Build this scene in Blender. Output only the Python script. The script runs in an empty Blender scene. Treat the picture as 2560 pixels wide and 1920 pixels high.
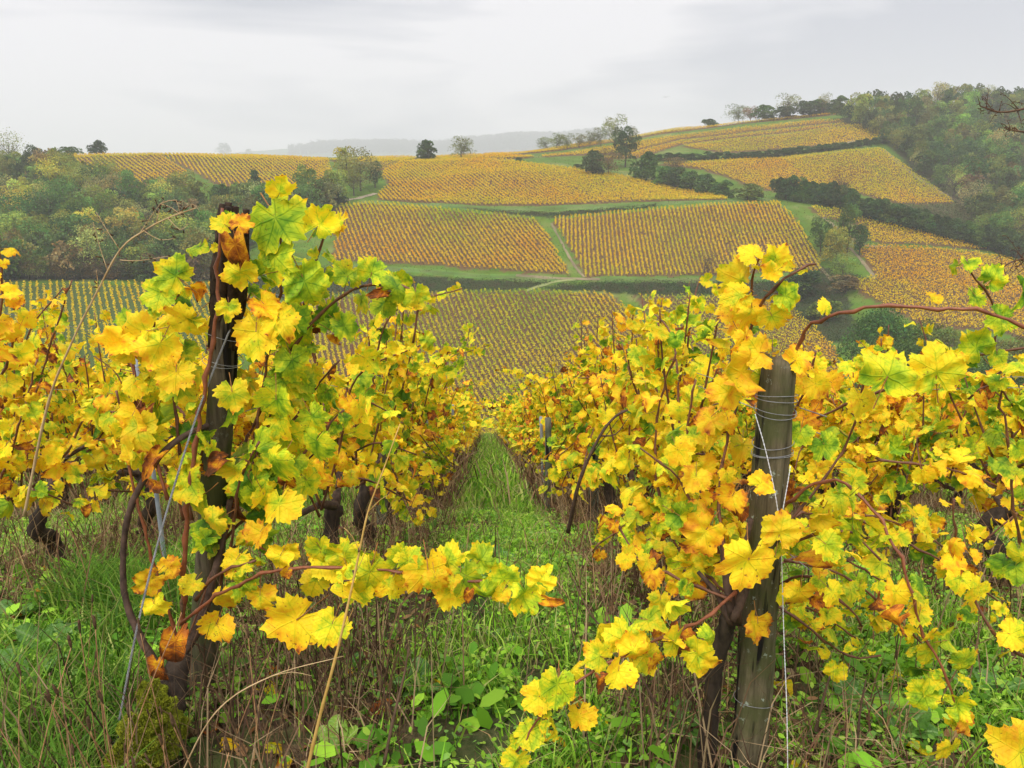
import bpy, math, random
import numpy as np
from mathutils import Matrix, Vector

# ------------------------------------------------------------------ camera, world, sun, exposure
SC = bpy.context.scene
COL = SC.collection
F_PX, PITCH, CAM_H = 1934.0, math.radians(14.8), 1.6
cam_d = bpy.data.cameras.new('camera')
cam = bpy.data.objects.new('camera', cam_d)
COL.objects.link(cam)
cam.location = (0, 0, CAM_H)
cam.rotation_euler = (math.radians(90) - PITCH, 0, 0)
cam_d.sensor_width = 36
cam_d.lens = 36 * F_PX / 2560
cam_d.clip_start = 0.05
cam_d.clip_end = 12000
SC.camera = cam

SUN_EL, SUN_AZ = math.radians(52), math.radians(205)
world = bpy.data.worlds.new('World')
SC.world = world
world.use_nodes = True
wn, wl = world.node_tree.nodes, world.node_tree.links
wn.clear()
w_out = wn.new('ShaderNodeOutputWorld')
w_bg = wn.new('ShaderNodeBackground'); w_bg.inputs['Strength'].default_value = 0.1
w_sky = wn.new('ShaderNodeTexSky'); w_sky.sky_type = 'NISHITA'; w_sky.sun_disc = False
w_sky.sun_elevation = SUN_EL; w_sky.sun_rotation = SUN_AZ
wl.new(w_sky.outputs[0], w_bg.inputs['Color'])
# overcast cloud deck: soft noise on the view direction, CIE-like brightening to the zenith
w_tc = wn.new('ShaderNodeTexCoord')
w_map = wn.new('ShaderNodeMapping'); w_map.inputs['Scale'].default_value = (1.0, 1.0, 5.5)
w_map.inputs['Location'].default_value = (0.35, 0.2, 0.15)
wl.new(w_tc.outputs['Generated'], w_map.inputs['Vector'])
w_n = wn.new('ShaderNodeTexNoise'); w_n.inputs['Scale'].default_value = 1.7
w_n.inputs['Detail'].default_value = 4; w_n.inputs['Roughness'].default_value = 0.45
w_n.inputs['Distortion'].default_value = 0.35
wl.new(w_map.outputs[0], w_n.inputs['Vector'])
w_r = wn.new('ShaderNodeValToRGB')
w_r.color_ramp.elements[0].position = 0.44; w_r.color_ramp.elements[0].color = (0.35, 0.37, 0.43, 1)
w_r.color_ramp.elements[1].position = 0.54; w_r.color_ramp.elements[1].color = (0.70, 0.685, 0.705, 1)
wl.new(w_n.outputs['Fac'], w_r.inputs['Fac'])
w_sep = wn.new('ShaderNodeSeparateXYZ'); wl.new(w_tc.outputs['Generated'], w_sep.inputs[0])
w_mr = wn.new('ShaderNodeMapRange'); w_mr.inputs['From Min'].default_value = 0.2; w_mr.inputs['From Max'].default_value = 1.0
w_mr.inputs['To Min'].default_value = 1.0; w_mr.inputs['To Max'].default_value = 2.7
wl.new(w_sep.outputs['Z'], w_mr.inputs['Value'])
w_cl = wn.new('ShaderNodeBackground')
wl.new(w_r.outputs['Color'], w_cl.inputs['Color']); wl.new(w_mr.outputs[0], w_cl.inputs['Strength'])
w_mix = wn.new('ShaderNodeMixShader'); w_mix.inputs['Fac'].default_value = 0.94
wl.new(w_bg.outputs[0], w_mix.inputs[1]); wl.new(w_cl.outputs[0], w_mix.inputs[2])
wl.new(w_mix.outputs[0], w_out.inputs['Surface'])

sun_d = bpy.data.lights.new('sun', 'SUN'); sun_d.energy = 1.5; sun_d.angle = math.radians(25); sun_d.color = (1, 0.96, 0.9)
sun = bpy.data.objects.new('sun', sun_d); COL.objects.link(sun)
_sd = Vector((math.sin(SUN_AZ) * math.cos(SUN_EL), math.cos(SUN_AZ) * math.cos(SUN_EL), math.sin(SUN_EL)))
sun.rotation_euler = _sd.to_track_quat('Z', 'Y').to_euler()

SC.view_settings.view_transform = 'Standard'
SC.view_settings.look = 'None'
SC.view_settings.exposure = 0.48
SC.view_settings.gamma = 1
SC.view_settings.use_curve_mapping = False
SC.render.engine = 'CYCLES'
SC.cycles.max_bounces = 6
SC.cycles.diffuse_bounces = 3
SC.cycles.glossy_bounces = 2
SC.cycles.transmission_bounces = 3
SC.cycles.volume_bounces = 1
SC.cycles.use_denoising = True

# ------------------------------------------------------------------ projection helpers (photo pixels 2560x1920)
CP, SP = math.cos(PITCH), math.sin(PITCH)
def ae(u, v):
    dx = (np.asarray(u, float) - 1280) / F_PX
    dy = (960 - np.asarray(v, float)) / F_PX
    y = CP + dy * SP
    return dx / y, (dy * CP - SP) / y
def P(u, v, Y):
    a, e = ae(u, v)
    return Vector((float(a) * Y, Y, CAM_H + float(e) * Y))
def e_of_v(v): return ae(1280, v)[1]

# ------------------------------------------------------------------ terrain
COLS = {
 -900: [(110,1140),(150,880),(185,705),(230,580),(280,470),(330,400),(360,392),(420,398),(520,410)],
 0:    [(110,1140),(150,880),(185,703),(230,590),(280,462),(330,395),(355,386),(420,395),(520,410)],
 400:  [(110,1140),(150,880),(187,708),(230,595),(280,452),(330,392),(355,384),(420,395),(520,410)],
 850:  [(110,1140),(135,1085),(200,724),(208,690),(248,528),(256,508),(290,455),(340,408),(375,396),(430,408),(520,420)],
 1050: [(110,1140),(135,1090),(200,728),(208,688),(248,535),(256,517),(270,500),(298,450),(330,405),(375,394),(430,404),(520,415)],
 1280: [(110,1140),(135,1092),(200,728),(208,692),(248,540),(254,526),(262,510),(298,430),(326,398),(345,391),(390,383),(440,392),(520,405)],
 1500: [(110,1140),(135,1092),(200,735),(208,700),(246,545),(252,526),(260,507),(290,455),(320,420),(345,398),(390,368),(430,354),(480,360),(540,380)],
 1700: [(110,1140),(135,1095),(200,737),(208,702),(248,522),(255,506),(264,500),(290,472),(320,424),(345,392),(400,340),(440,320),(480,325),(540,340)],
 1900: [(110,1150),(135,1095),(200,748),(208,708),(252,507),(262,497),(285,480),(325,410),(345,385),(400,315),(432,296),(480,300),(540,310)],
 2100: [(110,1150),(140,1040),(172,870),(205,720),(230,610),(256,522),(266,505),(290,460),(325,385),(345,362),(400,294),(432,277),(480,280),(540,290)],
 2300: [(110,1150),(140,1020),(172,850),(200,720),(225,625),(256,545),(275,525),(310,450),(345,385),(400,300),(440,262),(500,268),(540,275)],
 2560: [(110,1150),(140,1020),(172,870),(205,735),(235,660),(255,622),(285,530),(330,410),(400,300),(450,256),(520,262),(540,265)],
 3300: [(110,1150),(140,1020),(172,870),(205,745),(235,670),(255,630),(285,530),(330,410),(400,300),(450,250),(520,260),(540,265)],
}
FARV = {-900: 420, 0: 412, 400: 398, 850: 370, 1050: 368, 1280: 366, 1500: 352, 1700: 376, 1900: 380, 2100: 380, 2300: 380, 2560: 380, 3300: 380}
YG = np.arange(110, 5001, 1.0)
CU = sorted(COLS)
CA = np.array([(u - 1280) / F_PX / 1.01 for u in CU])
ET = []
for u in CU:
    pts = [(y, e_of_v(v)) for y, v in COLS[u]] + [(640, e_of_v(450)), (900, e_of_v(440)), (3300, e_of_v(425)), (4300, e_of_v(FARV[u])), (4550, e_of_v(FARV[u] - 4)), (4800, e_of_v(420)), (5000, e_of_v(440))]
    yy, ee = zip(*pts)
    ET.append(np.interp(YG, yy, ee))
ET = np.array(ET)
_k = np.hanning(9); _k /= _k.sum()
ET = np.array([np.convolve(np.pad(r, 4, mode='edge'), _k, mode='valid') for r in ET])

def _wob(x, y):
    return (np.sin(x * 0.031 + 1.3) * np.cos(y * 0.027) * 0.5 + np.sin(x * 0.083 + y * 0.06) * 0.22 + np.sin(x * 0.21 - y * 0.17) * 0.07)
def Efar(a, Y):
    a = np.asarray(a, float); Y = np.clip(np.asarray(Y, float), 110, 4999)
    ci = np.clip(np.searchsorted(CA, a) - 1, 0, len(CA) - 2)
    t = np.clip((a - CA[ci]) / (CA[ci + 1] - CA[ci]), 0, 1)
    t = t * t * (3 - 2 * t) * 0.5 + t * 0.5
    yi = np.clip((Y - 110).astype(int), 0, len(YG) - 2); fy = (Y - 110) - yi
    e0 = ET[ci, yi] * (1 - fy) + ET[ci, yi + 1] * fy
    e1 = ET[ci + 1, yi] * (1 - fy) + ET[ci + 1, yi + 1] * fy
    return e0 * (1 - t) + e1 * t
def Hnear(x, y):
    y = np.asarray(y, float)
    d = np.clip((y - 1.6) / 1.6, 0, None)
    s = np.where(d < 1, d * d / 2, d - 0.5) * 1.6 * 0.315
    return -s + 0.02 * np.clip(-y, 0, 20)
def H(x, y):
    x = np.asarray(x, float); y = np.asarray(y, float)
    zn = Hnear(x, np.minimum(y, 45))
    ys = np.maximum(y, 1.0)
    zf = CAM_H + np.maximum(ys, 110) * Efar(x / np.maximum(ys, 110), np.maximum(ys, 110))
    zf = zf + _wob(x, y) * np.clip((ys - 110) / 60, 0, 1)
    t = np.clip((y - 45) / 65, 0, 1)
    tt = t ** 0.8
    z45 = Hnear(x, 45.0)
    mid = z45 * (1 - tt) + zf * tt
    return np.where(y <= 45, zn, np.where(y < 110, mid, zf))
def ground(u, v, ymin=112, ymax=560):
    """where the line of sight through photo pixel (u, v) meets the hillside"""
    a, e = ae(u, v)
    Y = np.arange(ymin, ymax, 0.5)
    z = H(a * Y, Y)
    d = z - (CAM_H + e * Y)
    k = np.nonzero(d >= 0)[0]
    i = k[0] if len(k) else int(np.argmax(d / Y))
    return Vector((float(a) * Y[i], Y[i], float(z[i])))

# ------------------------------------------------------------------ mesh helpers
def mesh_np(name, V, faces, mats=(), mi=None, uv=None, attrs=None, smooth=True):
    me = bpy.data.meshes.new(name)
    V = np.asarray(V, np.float32).reshape(-1, 3)
    if isinstance(faces, np.ndarray): faces = [faces]
    faces = [np.asarray(f, np.int32) for f in faces if len(f)]
    loops = np.concatenate([f.ravel() for f in faces])
    sizes = np.concatenate([np.full(len(f), f.shape[1], np.int32) for f in faces])
    starts = np.concatenate([[0], np.cumsum(sizes)[:-1]]).astype(np.int32)
    me.vertices.add(len(V)); me.vertices.foreach_set('co', V.ravel())
    me.loops.add(len(loops)); me.loops.foreach_set('vertex_index', loops)
    me.polygons.add(len(sizes)); me.polygons.foreach_set('loop_start', starts)
    if mi is not None: me.polygons.foreach_set('material_index', np.asarray(mi, np.int32))
    for m in mats: me.materials.append(m)
    if uv is not None:
        ul = me.uv_layers.new(name='UVMap')
        ul.data.foreach_set('uv', np.asarray(uv, np.float32)[loops].ravel())
    for k, a in (attrs or {}).items():
        a = np.asarray(a, np.float32)
        if a.shape[1] == 3: a = np.hstack([a, np.ones((len(a), 1), np.float32)])
        at = me.color_attributes.new(name=k, type='FLOAT_COLOR', domain='POINT')
        at.data.foreach_set('color', a.ravel())
    me.update(calc_edges=True)
    if smooth: me.polygons.foreach_set('use_smooth', np.ones(len(sizes), bool))
    return me
def link(name, data, parent=None, loc=None):
    o = bpy.data.objects.new(name, data)
    COL.objects.link(o)
    if parent is not None: o.parent = parent
    if loc is not None: o.location = loc
    return o
def tag(o, label=None, cat=None, group=None, kind=None):
    if label: o['label'] = label
    if cat: o['category'] = cat
    if group: o['group'] = group
    if kind: o['kind'] = kind
    return o
def empty(name, loc):
    o = link(name, None, loc=loc); o.empty_display_size = 0.1
    return o
def resample(pts, step):
    """Catmull-Rom through the points, resampled to about the given step"""
    p = np.array([tuple(q) for q in pts], float)
    if len(p) == 2:
        n = max(2, int(np.linalg.norm(p[1] - p[0]) / step) + 1)
        return p[0] + (p[1] - p[0]) * np.linspace(0, 1, n)[:, None]
    e = np.vstack([2 * p[0] - p[1], p, 2 * p[-1] - p[-2]])
    out = []
    for i in range(1, len(e) - 2):
        n = max(2, int(np.linalg.norm(e[i + 1] - e[i]) / step) + 1)
        t = np.linspace(0, 1, n, endpoint=False)[:, None]
        out.append(0.5 * (2 * e[i] + (e[i + 1] - e[i - 1]) * t + (2 * e[i - 1] - 5 * e[i] + 4 * e[i + 1] - e[i + 2]) * t ** 2 + (3 * e[i] - e[i - 1] - 3 * e[i + 1] + e[i + 2]) * t ** 3))
    out.append(p[-1:])
    return np.vstack(out)
def tube_geo(pts, rad, seg=6, rough=0.0, rng=None, node=0.0, node_every=4, cap=True):
    p = np.asarray(pts, float); n = len(p)
    r = np.broadcast_to(np.asarray(rad, float), (n,)).copy() if np.ndim(rad) == 0 or len(np.atleast_1d(rad)) == n else np.interp(np.linspace(0, 1, n), np.linspace(0, 1, len(rad)), rad)
    if node: r[::node_every] *= 1 + node
    t = np.gradient(p, axis=0); t /= np.linalg.norm(t, axis=1)[:, None] + 1e-9
    ref = np.array([0.31, 0.17, 1.0]) if abs(t[:, 2]).mean() < 0.8 else np.array([1.0, 0.2, 0.1])
    a = np.cross(t, ref); a /= np.linalg.norm(a, axis=1)[:, None] + 1e-9
    b = np.cross(t, a)
    th = np.linspace(0, 2 * np.pi, seg, endpoint=False)
    rr = r[:, None] * np.ones(seg)
    if rough and rng is not None:
        rr = rr * (1 + rough * (rng.random((n, seg)) - 0.5) * 2)
    V = p[:, None] + rr[..., None] * (np.cos(th)[None, :, None] * a[:, None] + np.sin(th)[None, :, None] * b[:, None])
    V = V.reshape(-1, 3)
    i = np.arange(n - 1)[:, None] * seg; j = np.arange(seg)[None]; k = (j + 1) % seg
    Q = np.stack([i + j, i + k, i + seg + k, i + seg + j], -1).reshape(-1, 4)
    fs = [Q]
    if cap:
        V = np.vstack([V, p[:1], p[-1:]])
        j = np.arange(seg); k = (j + 1) % seg
        fs.append(np.stack([np.full(seg, n * seg), k, j], -1))
        fs.append(np.stack([np.full(seg, n * seg + 1), (n - 1) * seg + j, (n - 1) * seg + k], -1))
    return V, fs
def join_geo(parts):
    Vs, Fs, off = [], {}, 0
    for V, fs in parts:
        if isinstance(fs, np.ndarray): fs = [fs]
        for f in fs:
            if len(f): Fs.setdefault(f.shape[1], []).append(f + off)
        Vs.append(V); off += len(V)
    return np.vstack(Vs), [np.vstack(f) for f in Fs.values()]
def tube(name, pts, rad, mat, parent=None, org=None, **kw):
    p = np.array([tuple(q) for q in pts], float)
    if org is not None: p = p - np.array(tuple(org))
    V, fs = tube_geo(p, rad, **kw)
    return link(name, mesh_np(name, V, fs, [mat]), parent, None if parent is not None or org is None else org)

# ------------------------------------------------------------------ materials
class NT:
    def __init__(s, name):
        s.m = bpy.data.materials.new(name); s.m.use_nodes = True
        s.t = s.m.node_tree; s.n = s.t.nodes; s.l = s.t.links
        s.n.clear(); s.out = s.n.new('ShaderNodeOutputMaterial')
    def new(s, typ, **kw):
        n = s.n.new(typ)
        for k, v in kw.items(): setattr(n, k, v)
        return n
    def set(s, sock, v):
        if hasattr(v, 'is_output') or isinstance(v, bpy.types.NodeSocket): s.l.new(v, sock)
        else: sock.default_value = v
    def math(s, op, a, b=None, c=None, clamp=False):
        n = s.new('ShaderNodeMath', operation=op); n.use_clamp = clamp
        s.set(n.inputs[0], a)
        if b is not None: s.set(n.inputs[1], b)
        if c is not None: s.set(n.inputs[2], c)
        return n.outputs[0]
    def noise(s, vec=None, scale=5, detail=3, rough=0.5, dist=0.0):
        n = s.new('ShaderNodeTexNoise')
        if vec is not None: s.l.new(vec, n.inputs['Vector'])
        n.inputs['Scale'].default_value = scale; n.inputs['Detail'].default_value = detail
        n.inputs['Roughness'].default_value = rough; n.inputs['Distortion'].default_value = dist
        return n.outputs['Fac']
    def ramp(s, fac, stops, interp='LINEAR'):
        n = s.new('ShaderNodeValToRGB'); cr = n.color_ramp; cr.interpolation = interp
        while len(cr.elements) > 1: cr.elements.remove(cr.elements[0])
        cr.elements[0].position = stops[0][0]; cr.elements[0].color = (*stops[0][1], 1)
        for p, c in stops[1:]:
            e = cr.elements.new(p); e.color = (*c, 1)
        s.set(n.inputs['Fac'], fac)
        return n.outputs['Color']
    def mix(s, fac, a, b, blend='MIX'):
        n = s.new('ShaderNodeMix', data_type='RGBA', blend_type=blend)
        s.set(n.inputs['Factor'], fac)
        for sock, v in ((n.inputs['A'], a), (n.inputs['B'], b)):
            pass
        ia = [i for i in n.inputs if i.name == 'A' and i.type == 'RGBA'][0]
        ib = [i for i in n.inputs if i.name == 'B' and i.type == 'RGBA'][0]
        s.set(ia, a if not isinstance(a, tuple) else (*a, 1)); s.set(ib, b if not isinstance(b, tuple) else (*b, 1))
        return [o for o in n.outputs if o.type == 'RGBA'][0]
    def smooth(s, v, a, b, lo=0.0, hi=1.0):
        n = s.new('ShaderNodeMapRange', interpolation_type='SMOOTHSTEP')
        s.set(n.inputs['Value'], v)
        n.inputs['From Min'].default_value = a; n.inputs['From Max'].default_value = b
        n.inputs['To Min'].default_value = lo; n.inputs['To Max'].default_value = hi
        return n.outputs[0]
    def finish(s, color, rough=0.7, spec=0.3, bump=None, bstr=0.3, bdist=0.01, transl=0.0, tcol=None):
        b = s.new('ShaderNodeBsdfPrincipled')
        s.set(b.inputs['Base Color'], color if not isinstance(color, tuple) else (*color, 1))
        s.set(b.inputs['Roughness'], rough); b.inputs['Specular IOR Level'].default_value = spec
        if bump is not None:
            bn = s.new('ShaderNodeBump'); bn.inputs['Strength'].default_value = bstr; bn.inputs['Distance'].default_value = bdist
            s.l.new(bump, bn.inputs['Height']); s.l.new(bn.outputs[0], b.inputs['Normal'])
        o = b.outputs[0]
        if transl:
            t = s.new('ShaderNodeBsdfTranslucent')
            tc = tcol if tcol is not None else color
            s.set(t.inputs['Color'], tc if not isinstance(tc, tuple) else (*tc, 1))
            mx = s.new('ShaderNodeMixShader'); mx.inputs[0].default_value = transl
            s.l.new(o, mx.inputs[1]); s.l.new(t.outputs[0], mx.inputs[2]); o = mx.outputs[0]
        s.l.new(o, s.out.inputs['Surface'])
        return s.m

LEAF_STOPS = [(0.0, (0.05, 0.14, 0.012)), (0.18, (0.15, 0.31, 0.015)), (0.34, (0.46, 0.58, 0.02)), (0.46, (0.80, 0.68, 0.02)),
              (0.58, (0.97, 0.68, 0.02)), (0.71, (0.95, 0.50, 0.018)), (0.82, (0.68, 0.23, 0.02)), (0.92, (0.32, 0.085, 0.018)), (1.0, (0.13, 0.05, 0.018))]
def leaf_material(name, from_object, veins=True):
    s = NT(name)
    if from_object:
        src = s.new('ShaderNodeObjectInfo').outputs['Color']
    else:
        at = s.new('ShaderNodeAttribute'); at.attribute_name = 'lc'; src = at.outputs['Color']
    sp = s.new('ShaderNodeSeparateColor'); s.l.new(src, sp.inputs[0])
    t, seed, br = sp.outputs[0], sp.outputs[1], sp.outputs[2]
    uv = s.new('ShaderNodeUVMap').outputs[0]
    sx = s.new('ShaderNodeSeparateXYZ'); s.l.new(uv, sx.inputs[0])
    x, y = sx.outputs[0], sx.outputs[1]
    rad = s.math('SQRT', s.math('ADD', s.math('MULTIPLY', x, x), s.math('MULTIPLY', y, y)))
    cb = s.new('ShaderNodeCombineXYZ'); s.set(cb.inputs[0], x); s.set(cb.inputs[1], y); s.set(cb.inputs[2], s.math('MULTIPLY', seed, 61.0))
    vec = cb.outputs[0]
    n1 = s.noise(vec, 1.7, 3, 0.55, 0.4)
    tt = s.math('MULTIPLY_ADD', s.math('SUBTRACT', n1, 0.48), 0.85, t)
    tt = s.math('MULTIPLY_ADD', s.math('SUBTRACT', rad, 0.55), 0.12, tt)
    edge = s.math('MULTIPLY', s.smooth(rad, 0.55, 1.0), s.smooth(s.noise(vec, 3.3, 2), 0.5, 0.72))
    tt = s.math('MULTIPLY_ADD', edge, 0.40, tt)
    if veins:
        ang = s.math('ARCTAN2', x, y)
        k = s.math('MULTIPLY', s.math('ROUND', s.math('DIVIDE', ang, 0.92)), 0.92)
        da = s.math('SUBTRACT', ang, k)
        perp = s.math('MULTIPLY', rad, s.math('ABSOLUTE', s.math('SINE', da)))
        along = s.math('MULTIPLY', rad, s.math('COSINE', da))
        main = s.math('MULTIPLY', s.smooth(perp, 0.005, 0.026, 0.9, 0.0), s.smooth(s.math('ABSOLUTE', da), 0.10, 0.22, 1.0, 0.0))
        fr = s.math('FRACT', s.math('SUBTRACT', s.math('MULTIPLY', along, 6.5), s.math('MULTIPLY', perp, 5.0)))
        sec = s.math('MULTIPLY', s.smooth(s.math('ABSOLUTE', s.math('SUBTRACT', fr, 0.5)), 0.02, 0.10, 0.55, 0.0), s.smooth(rad, 0.18, 0.34))
        vein = s.math('MAXIMUM', main, sec)
        tt = s.math('MULTIPLY_ADD', vein, -0.09, tt)
    col = s.ramp(tt, LEAF_STOPS)
    spots = s.smooth(s.noise(vec, 8.0, 3, 0.65), 0.60, 0.68)
    spots = s.math('MULTIPLY', spots, s.smooth(s.noise(vec, 1.3, 1), 0.4, 0.62))
    col = s.mix(s.math('MULTIPLY', spots, 0.8), col, (0.22, 0.075, 0.02))
    hs = s.new('ShaderNodeHueSaturation'); s.l.new(col, hs.inputs['Color']); s.set(hs.inputs['Value'], s.math('MULTIPLY_ADD', br, 0.42, 0.84))
    col = hs.outputs[0]
    bump = None
    if veins:
        bump = s.math('MULTIPLY_ADD', vein, -0.6, s.noise(vec, 4.0, 3))
    return s.finish(col, 0.55, 0.16, bump, 0.6, 0.008, 0.28, col)
M = {}
M['leaf_obj'] = leaf_material('vine_leaf', True)
M['leaf_stuff'] = leaf_material('vine_leaf_mass', False)

def simple(name, c1, c2, scale=20, rough=0.8, spec=0.2, bstr=0.4, bdist=0.01, detail=4, stretch=None, transl=0):
    s = NT(name)
    tc = s.new('ShaderNodeTexCoord').outputs['Object']
    if stretch:
        mp = s.new('ShaderNodeMapping'); mp.inputs['Scale'].default_value = stretch; s.l.new(tc, mp.inputs[0]); tc = mp.outputs[0]
    n = s.noise(tc, scale, detail, 0.6)
    return s.finish(s.ramp(n, [(0.3, c1), (0.7, c2)]), rough, spec, n, bstr, bdist, transl)
M['petiole'] = simple('petiole_red', (0.30, 0.09, 0.03), (0.42, 0.24, 0.06), 30, 0.5)
M['cane'] = simple('cane_bark', (0.09, 0.035, 0.02), (0.22, 0.09, 0.04), 45, 0.5, 0.35, 0.3, 0.002)
M['cane_red'] = simple('cane_bark_red', (0.15, 0.045, 0.02), (0.30, 0.10, 0.04), 45, 0.45, 0.4, 0.3, 0.002)
M['cane_dark'] = simple('old_arm_bark', (0.045, 0.03, 0.022), (0.13, 0.08, 0.055), 40, 0.8, 0.2, 0.8, 0.004)
M['bark'] = simple('vine_trunk_bark', (0.018, 0.014, 0.011), (0.09, 0.065, 0.045), 24, 0.9, 0.15, 1.0, 0.012, 6, (1, 1, 0.3))
M['dry'] = simple('dry_stalk', (0.38, 0.24, 0.11), (0.62, 0.45, 0.24), 20, 0.8)
M['dry_dark'] = simple('dark_dry_twig', (0.07, 0.045, 0.03), (0.17, 0.10, 0.06), 30, 0.85)
M['ochre'] = simple('ochre_stalk', (0.42, 0.24, 0.05), (0.62, 0.40, 0.12), 16, 0.6)
M['wire'] = simple('galvanised_wire', (0.15, 0.15, 0.15), (0.32, 0.32, 0.32), 60, 0.45, 0.6)
M['string'] = simple('white_string', (0.72, 0.72, 0.74), (0.9, 0.9, 0.9), 80, 0.7)
M['stake_metal'] = simple('metal_stake', (0.22, 0.25, 0.29), (0.38, 0.41, 0.45), 12, 0.5, 0.5)
M['seed'] = simple('seed_head', (0.05, 0.03, 0.018), (0.16, 0.09, 0.045), 60, 0.9)

def wood_material(name, dark, mid, green, lichen_amt):
    s = NT(name)
    tc = s.new('ShaderNodeTexCoord').outputs['Object']
    mp = s.new('ShaderNodeMapping'); mp.inputs['Scale'].default_value = (1, 1, 0.09); s.l.new(tc, mp.inputs[0])
    grain = s.noise(mp.outputs[0], 48, 6, 0.75)
    big = s.noise(tc, 7, 4, 0.6)
    col = s.ramp(grain, [(0.30, dark), (0.52, mid), (0.75, tuple(min(1, c * 1.7) for c in mid))])
    col = s.mix(s.math('MULTIPLY', s.smooth(big, 0.42, 0.62), 0.75), col, green)
    li = s.smooth(s.noise(tc, 38, 5, 0.7), 0.60, 0.66)
    li = s.math('MULTIPLY', li, s.smooth(s.noise(tc, 6, 2), 0.44, 0.58))
    col = s.mix(s.math('MULTIPLY', li, lichen_amt), col, (0.33, 0.38, 0.30))
    crack = s.smooth(s.noise(mp.outputs[0], 22, 3, 0.5), 0.36, 0.41)
    col = s.mix(crack, (0.012, 0.01, 0.008), col)
    h = s.math('ADD', s.math('MULTIPLY', grain, 0.4), crack)
    return s.finish(col, 0.85, 0.2, h, 0.9, 0.006)
M['post_right'] = wood_material('weathered_post_wood', (0.025, 0.02, 0.012), (0.13, 0.105, 0.06), (0.075, 0.085, 0.025), 1.0)
M['post_left'] = wood_material('dark_post_wood', (0.025, 0.018, 0.012), (0.10, 0.08, 0.05), (0.08, 0.095, 0.03), 0.25)
M['post_top'] = simple('blackened_post_top', (0.014, 0.010, 0.007), (0.075, 0.048, 0.03), 30, 0.9, 0.15, 1.0, 0.01)
M['stake_wood'] = wood_material('stake_wood', (0.05, 0.05, 0.035), (0.14, 0.14, 0.10), (0.07, 0.085, 0.045), 0.4)

def attr_material(name, rough=0.75, spec=0.2, transl=0.25, noise_amt=0.3, nscale=3.0, objcol=False):
    s = NT(name)
    at = s.new('ShaderNodeAttribute'); at.attribute_name = 'col'
    c = at.outputs['Color']
    if objcol: c = s.mix(1.0, c, s.new('ShaderNodeObjectInfo').outputs['Color'], 'MULTIPLY')
    if noise_amt:
        tc = s.new('ShaderNodeTexCoord').outputs['Object']
        n = s.noise(tc, nscale, 3)
        v = s.math('MULTIPLY_ADD', s.math('SUBTRACT', n, 0.5), noise_amt * 2, 1.0)
        hs = s.new('ShaderNodeHueSaturation'); s.l.new(c, hs.inputs['Color']); s.set(hs.inputs['Value'], v); c = hs.outputs[0]
    return s.finish(c, rough, spec, transl=transl)
M['herb'] = attr_material('herb_blades', 0.6, 0.12, 0.25, 0.12, 6)
M['dead'] = attr_material('dead_weeds', 0.85, 0.15, 0.1, 0.1, 8)
M['crown'] = attr_material('tree_foliage', 0.8, 0.05, 0.25, 0.15, 0.6, objcol=True)
M['row'] = attr_material('far_vine_foliage', 0.8, 0.05, 0.3, 0.1, 0.8)
M['far_trunk'] = simple('tree_bark', (0.04, 0.032, 0.025), (0.14, 0.11, 0.085), 3, 0.9)
M['moss'] = simple('moss', (0.13, 0.16, 0.012), (0.36, 0.38, 0.03), 60, 0.95, 0.1, 1.0, 0.01)

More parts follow.
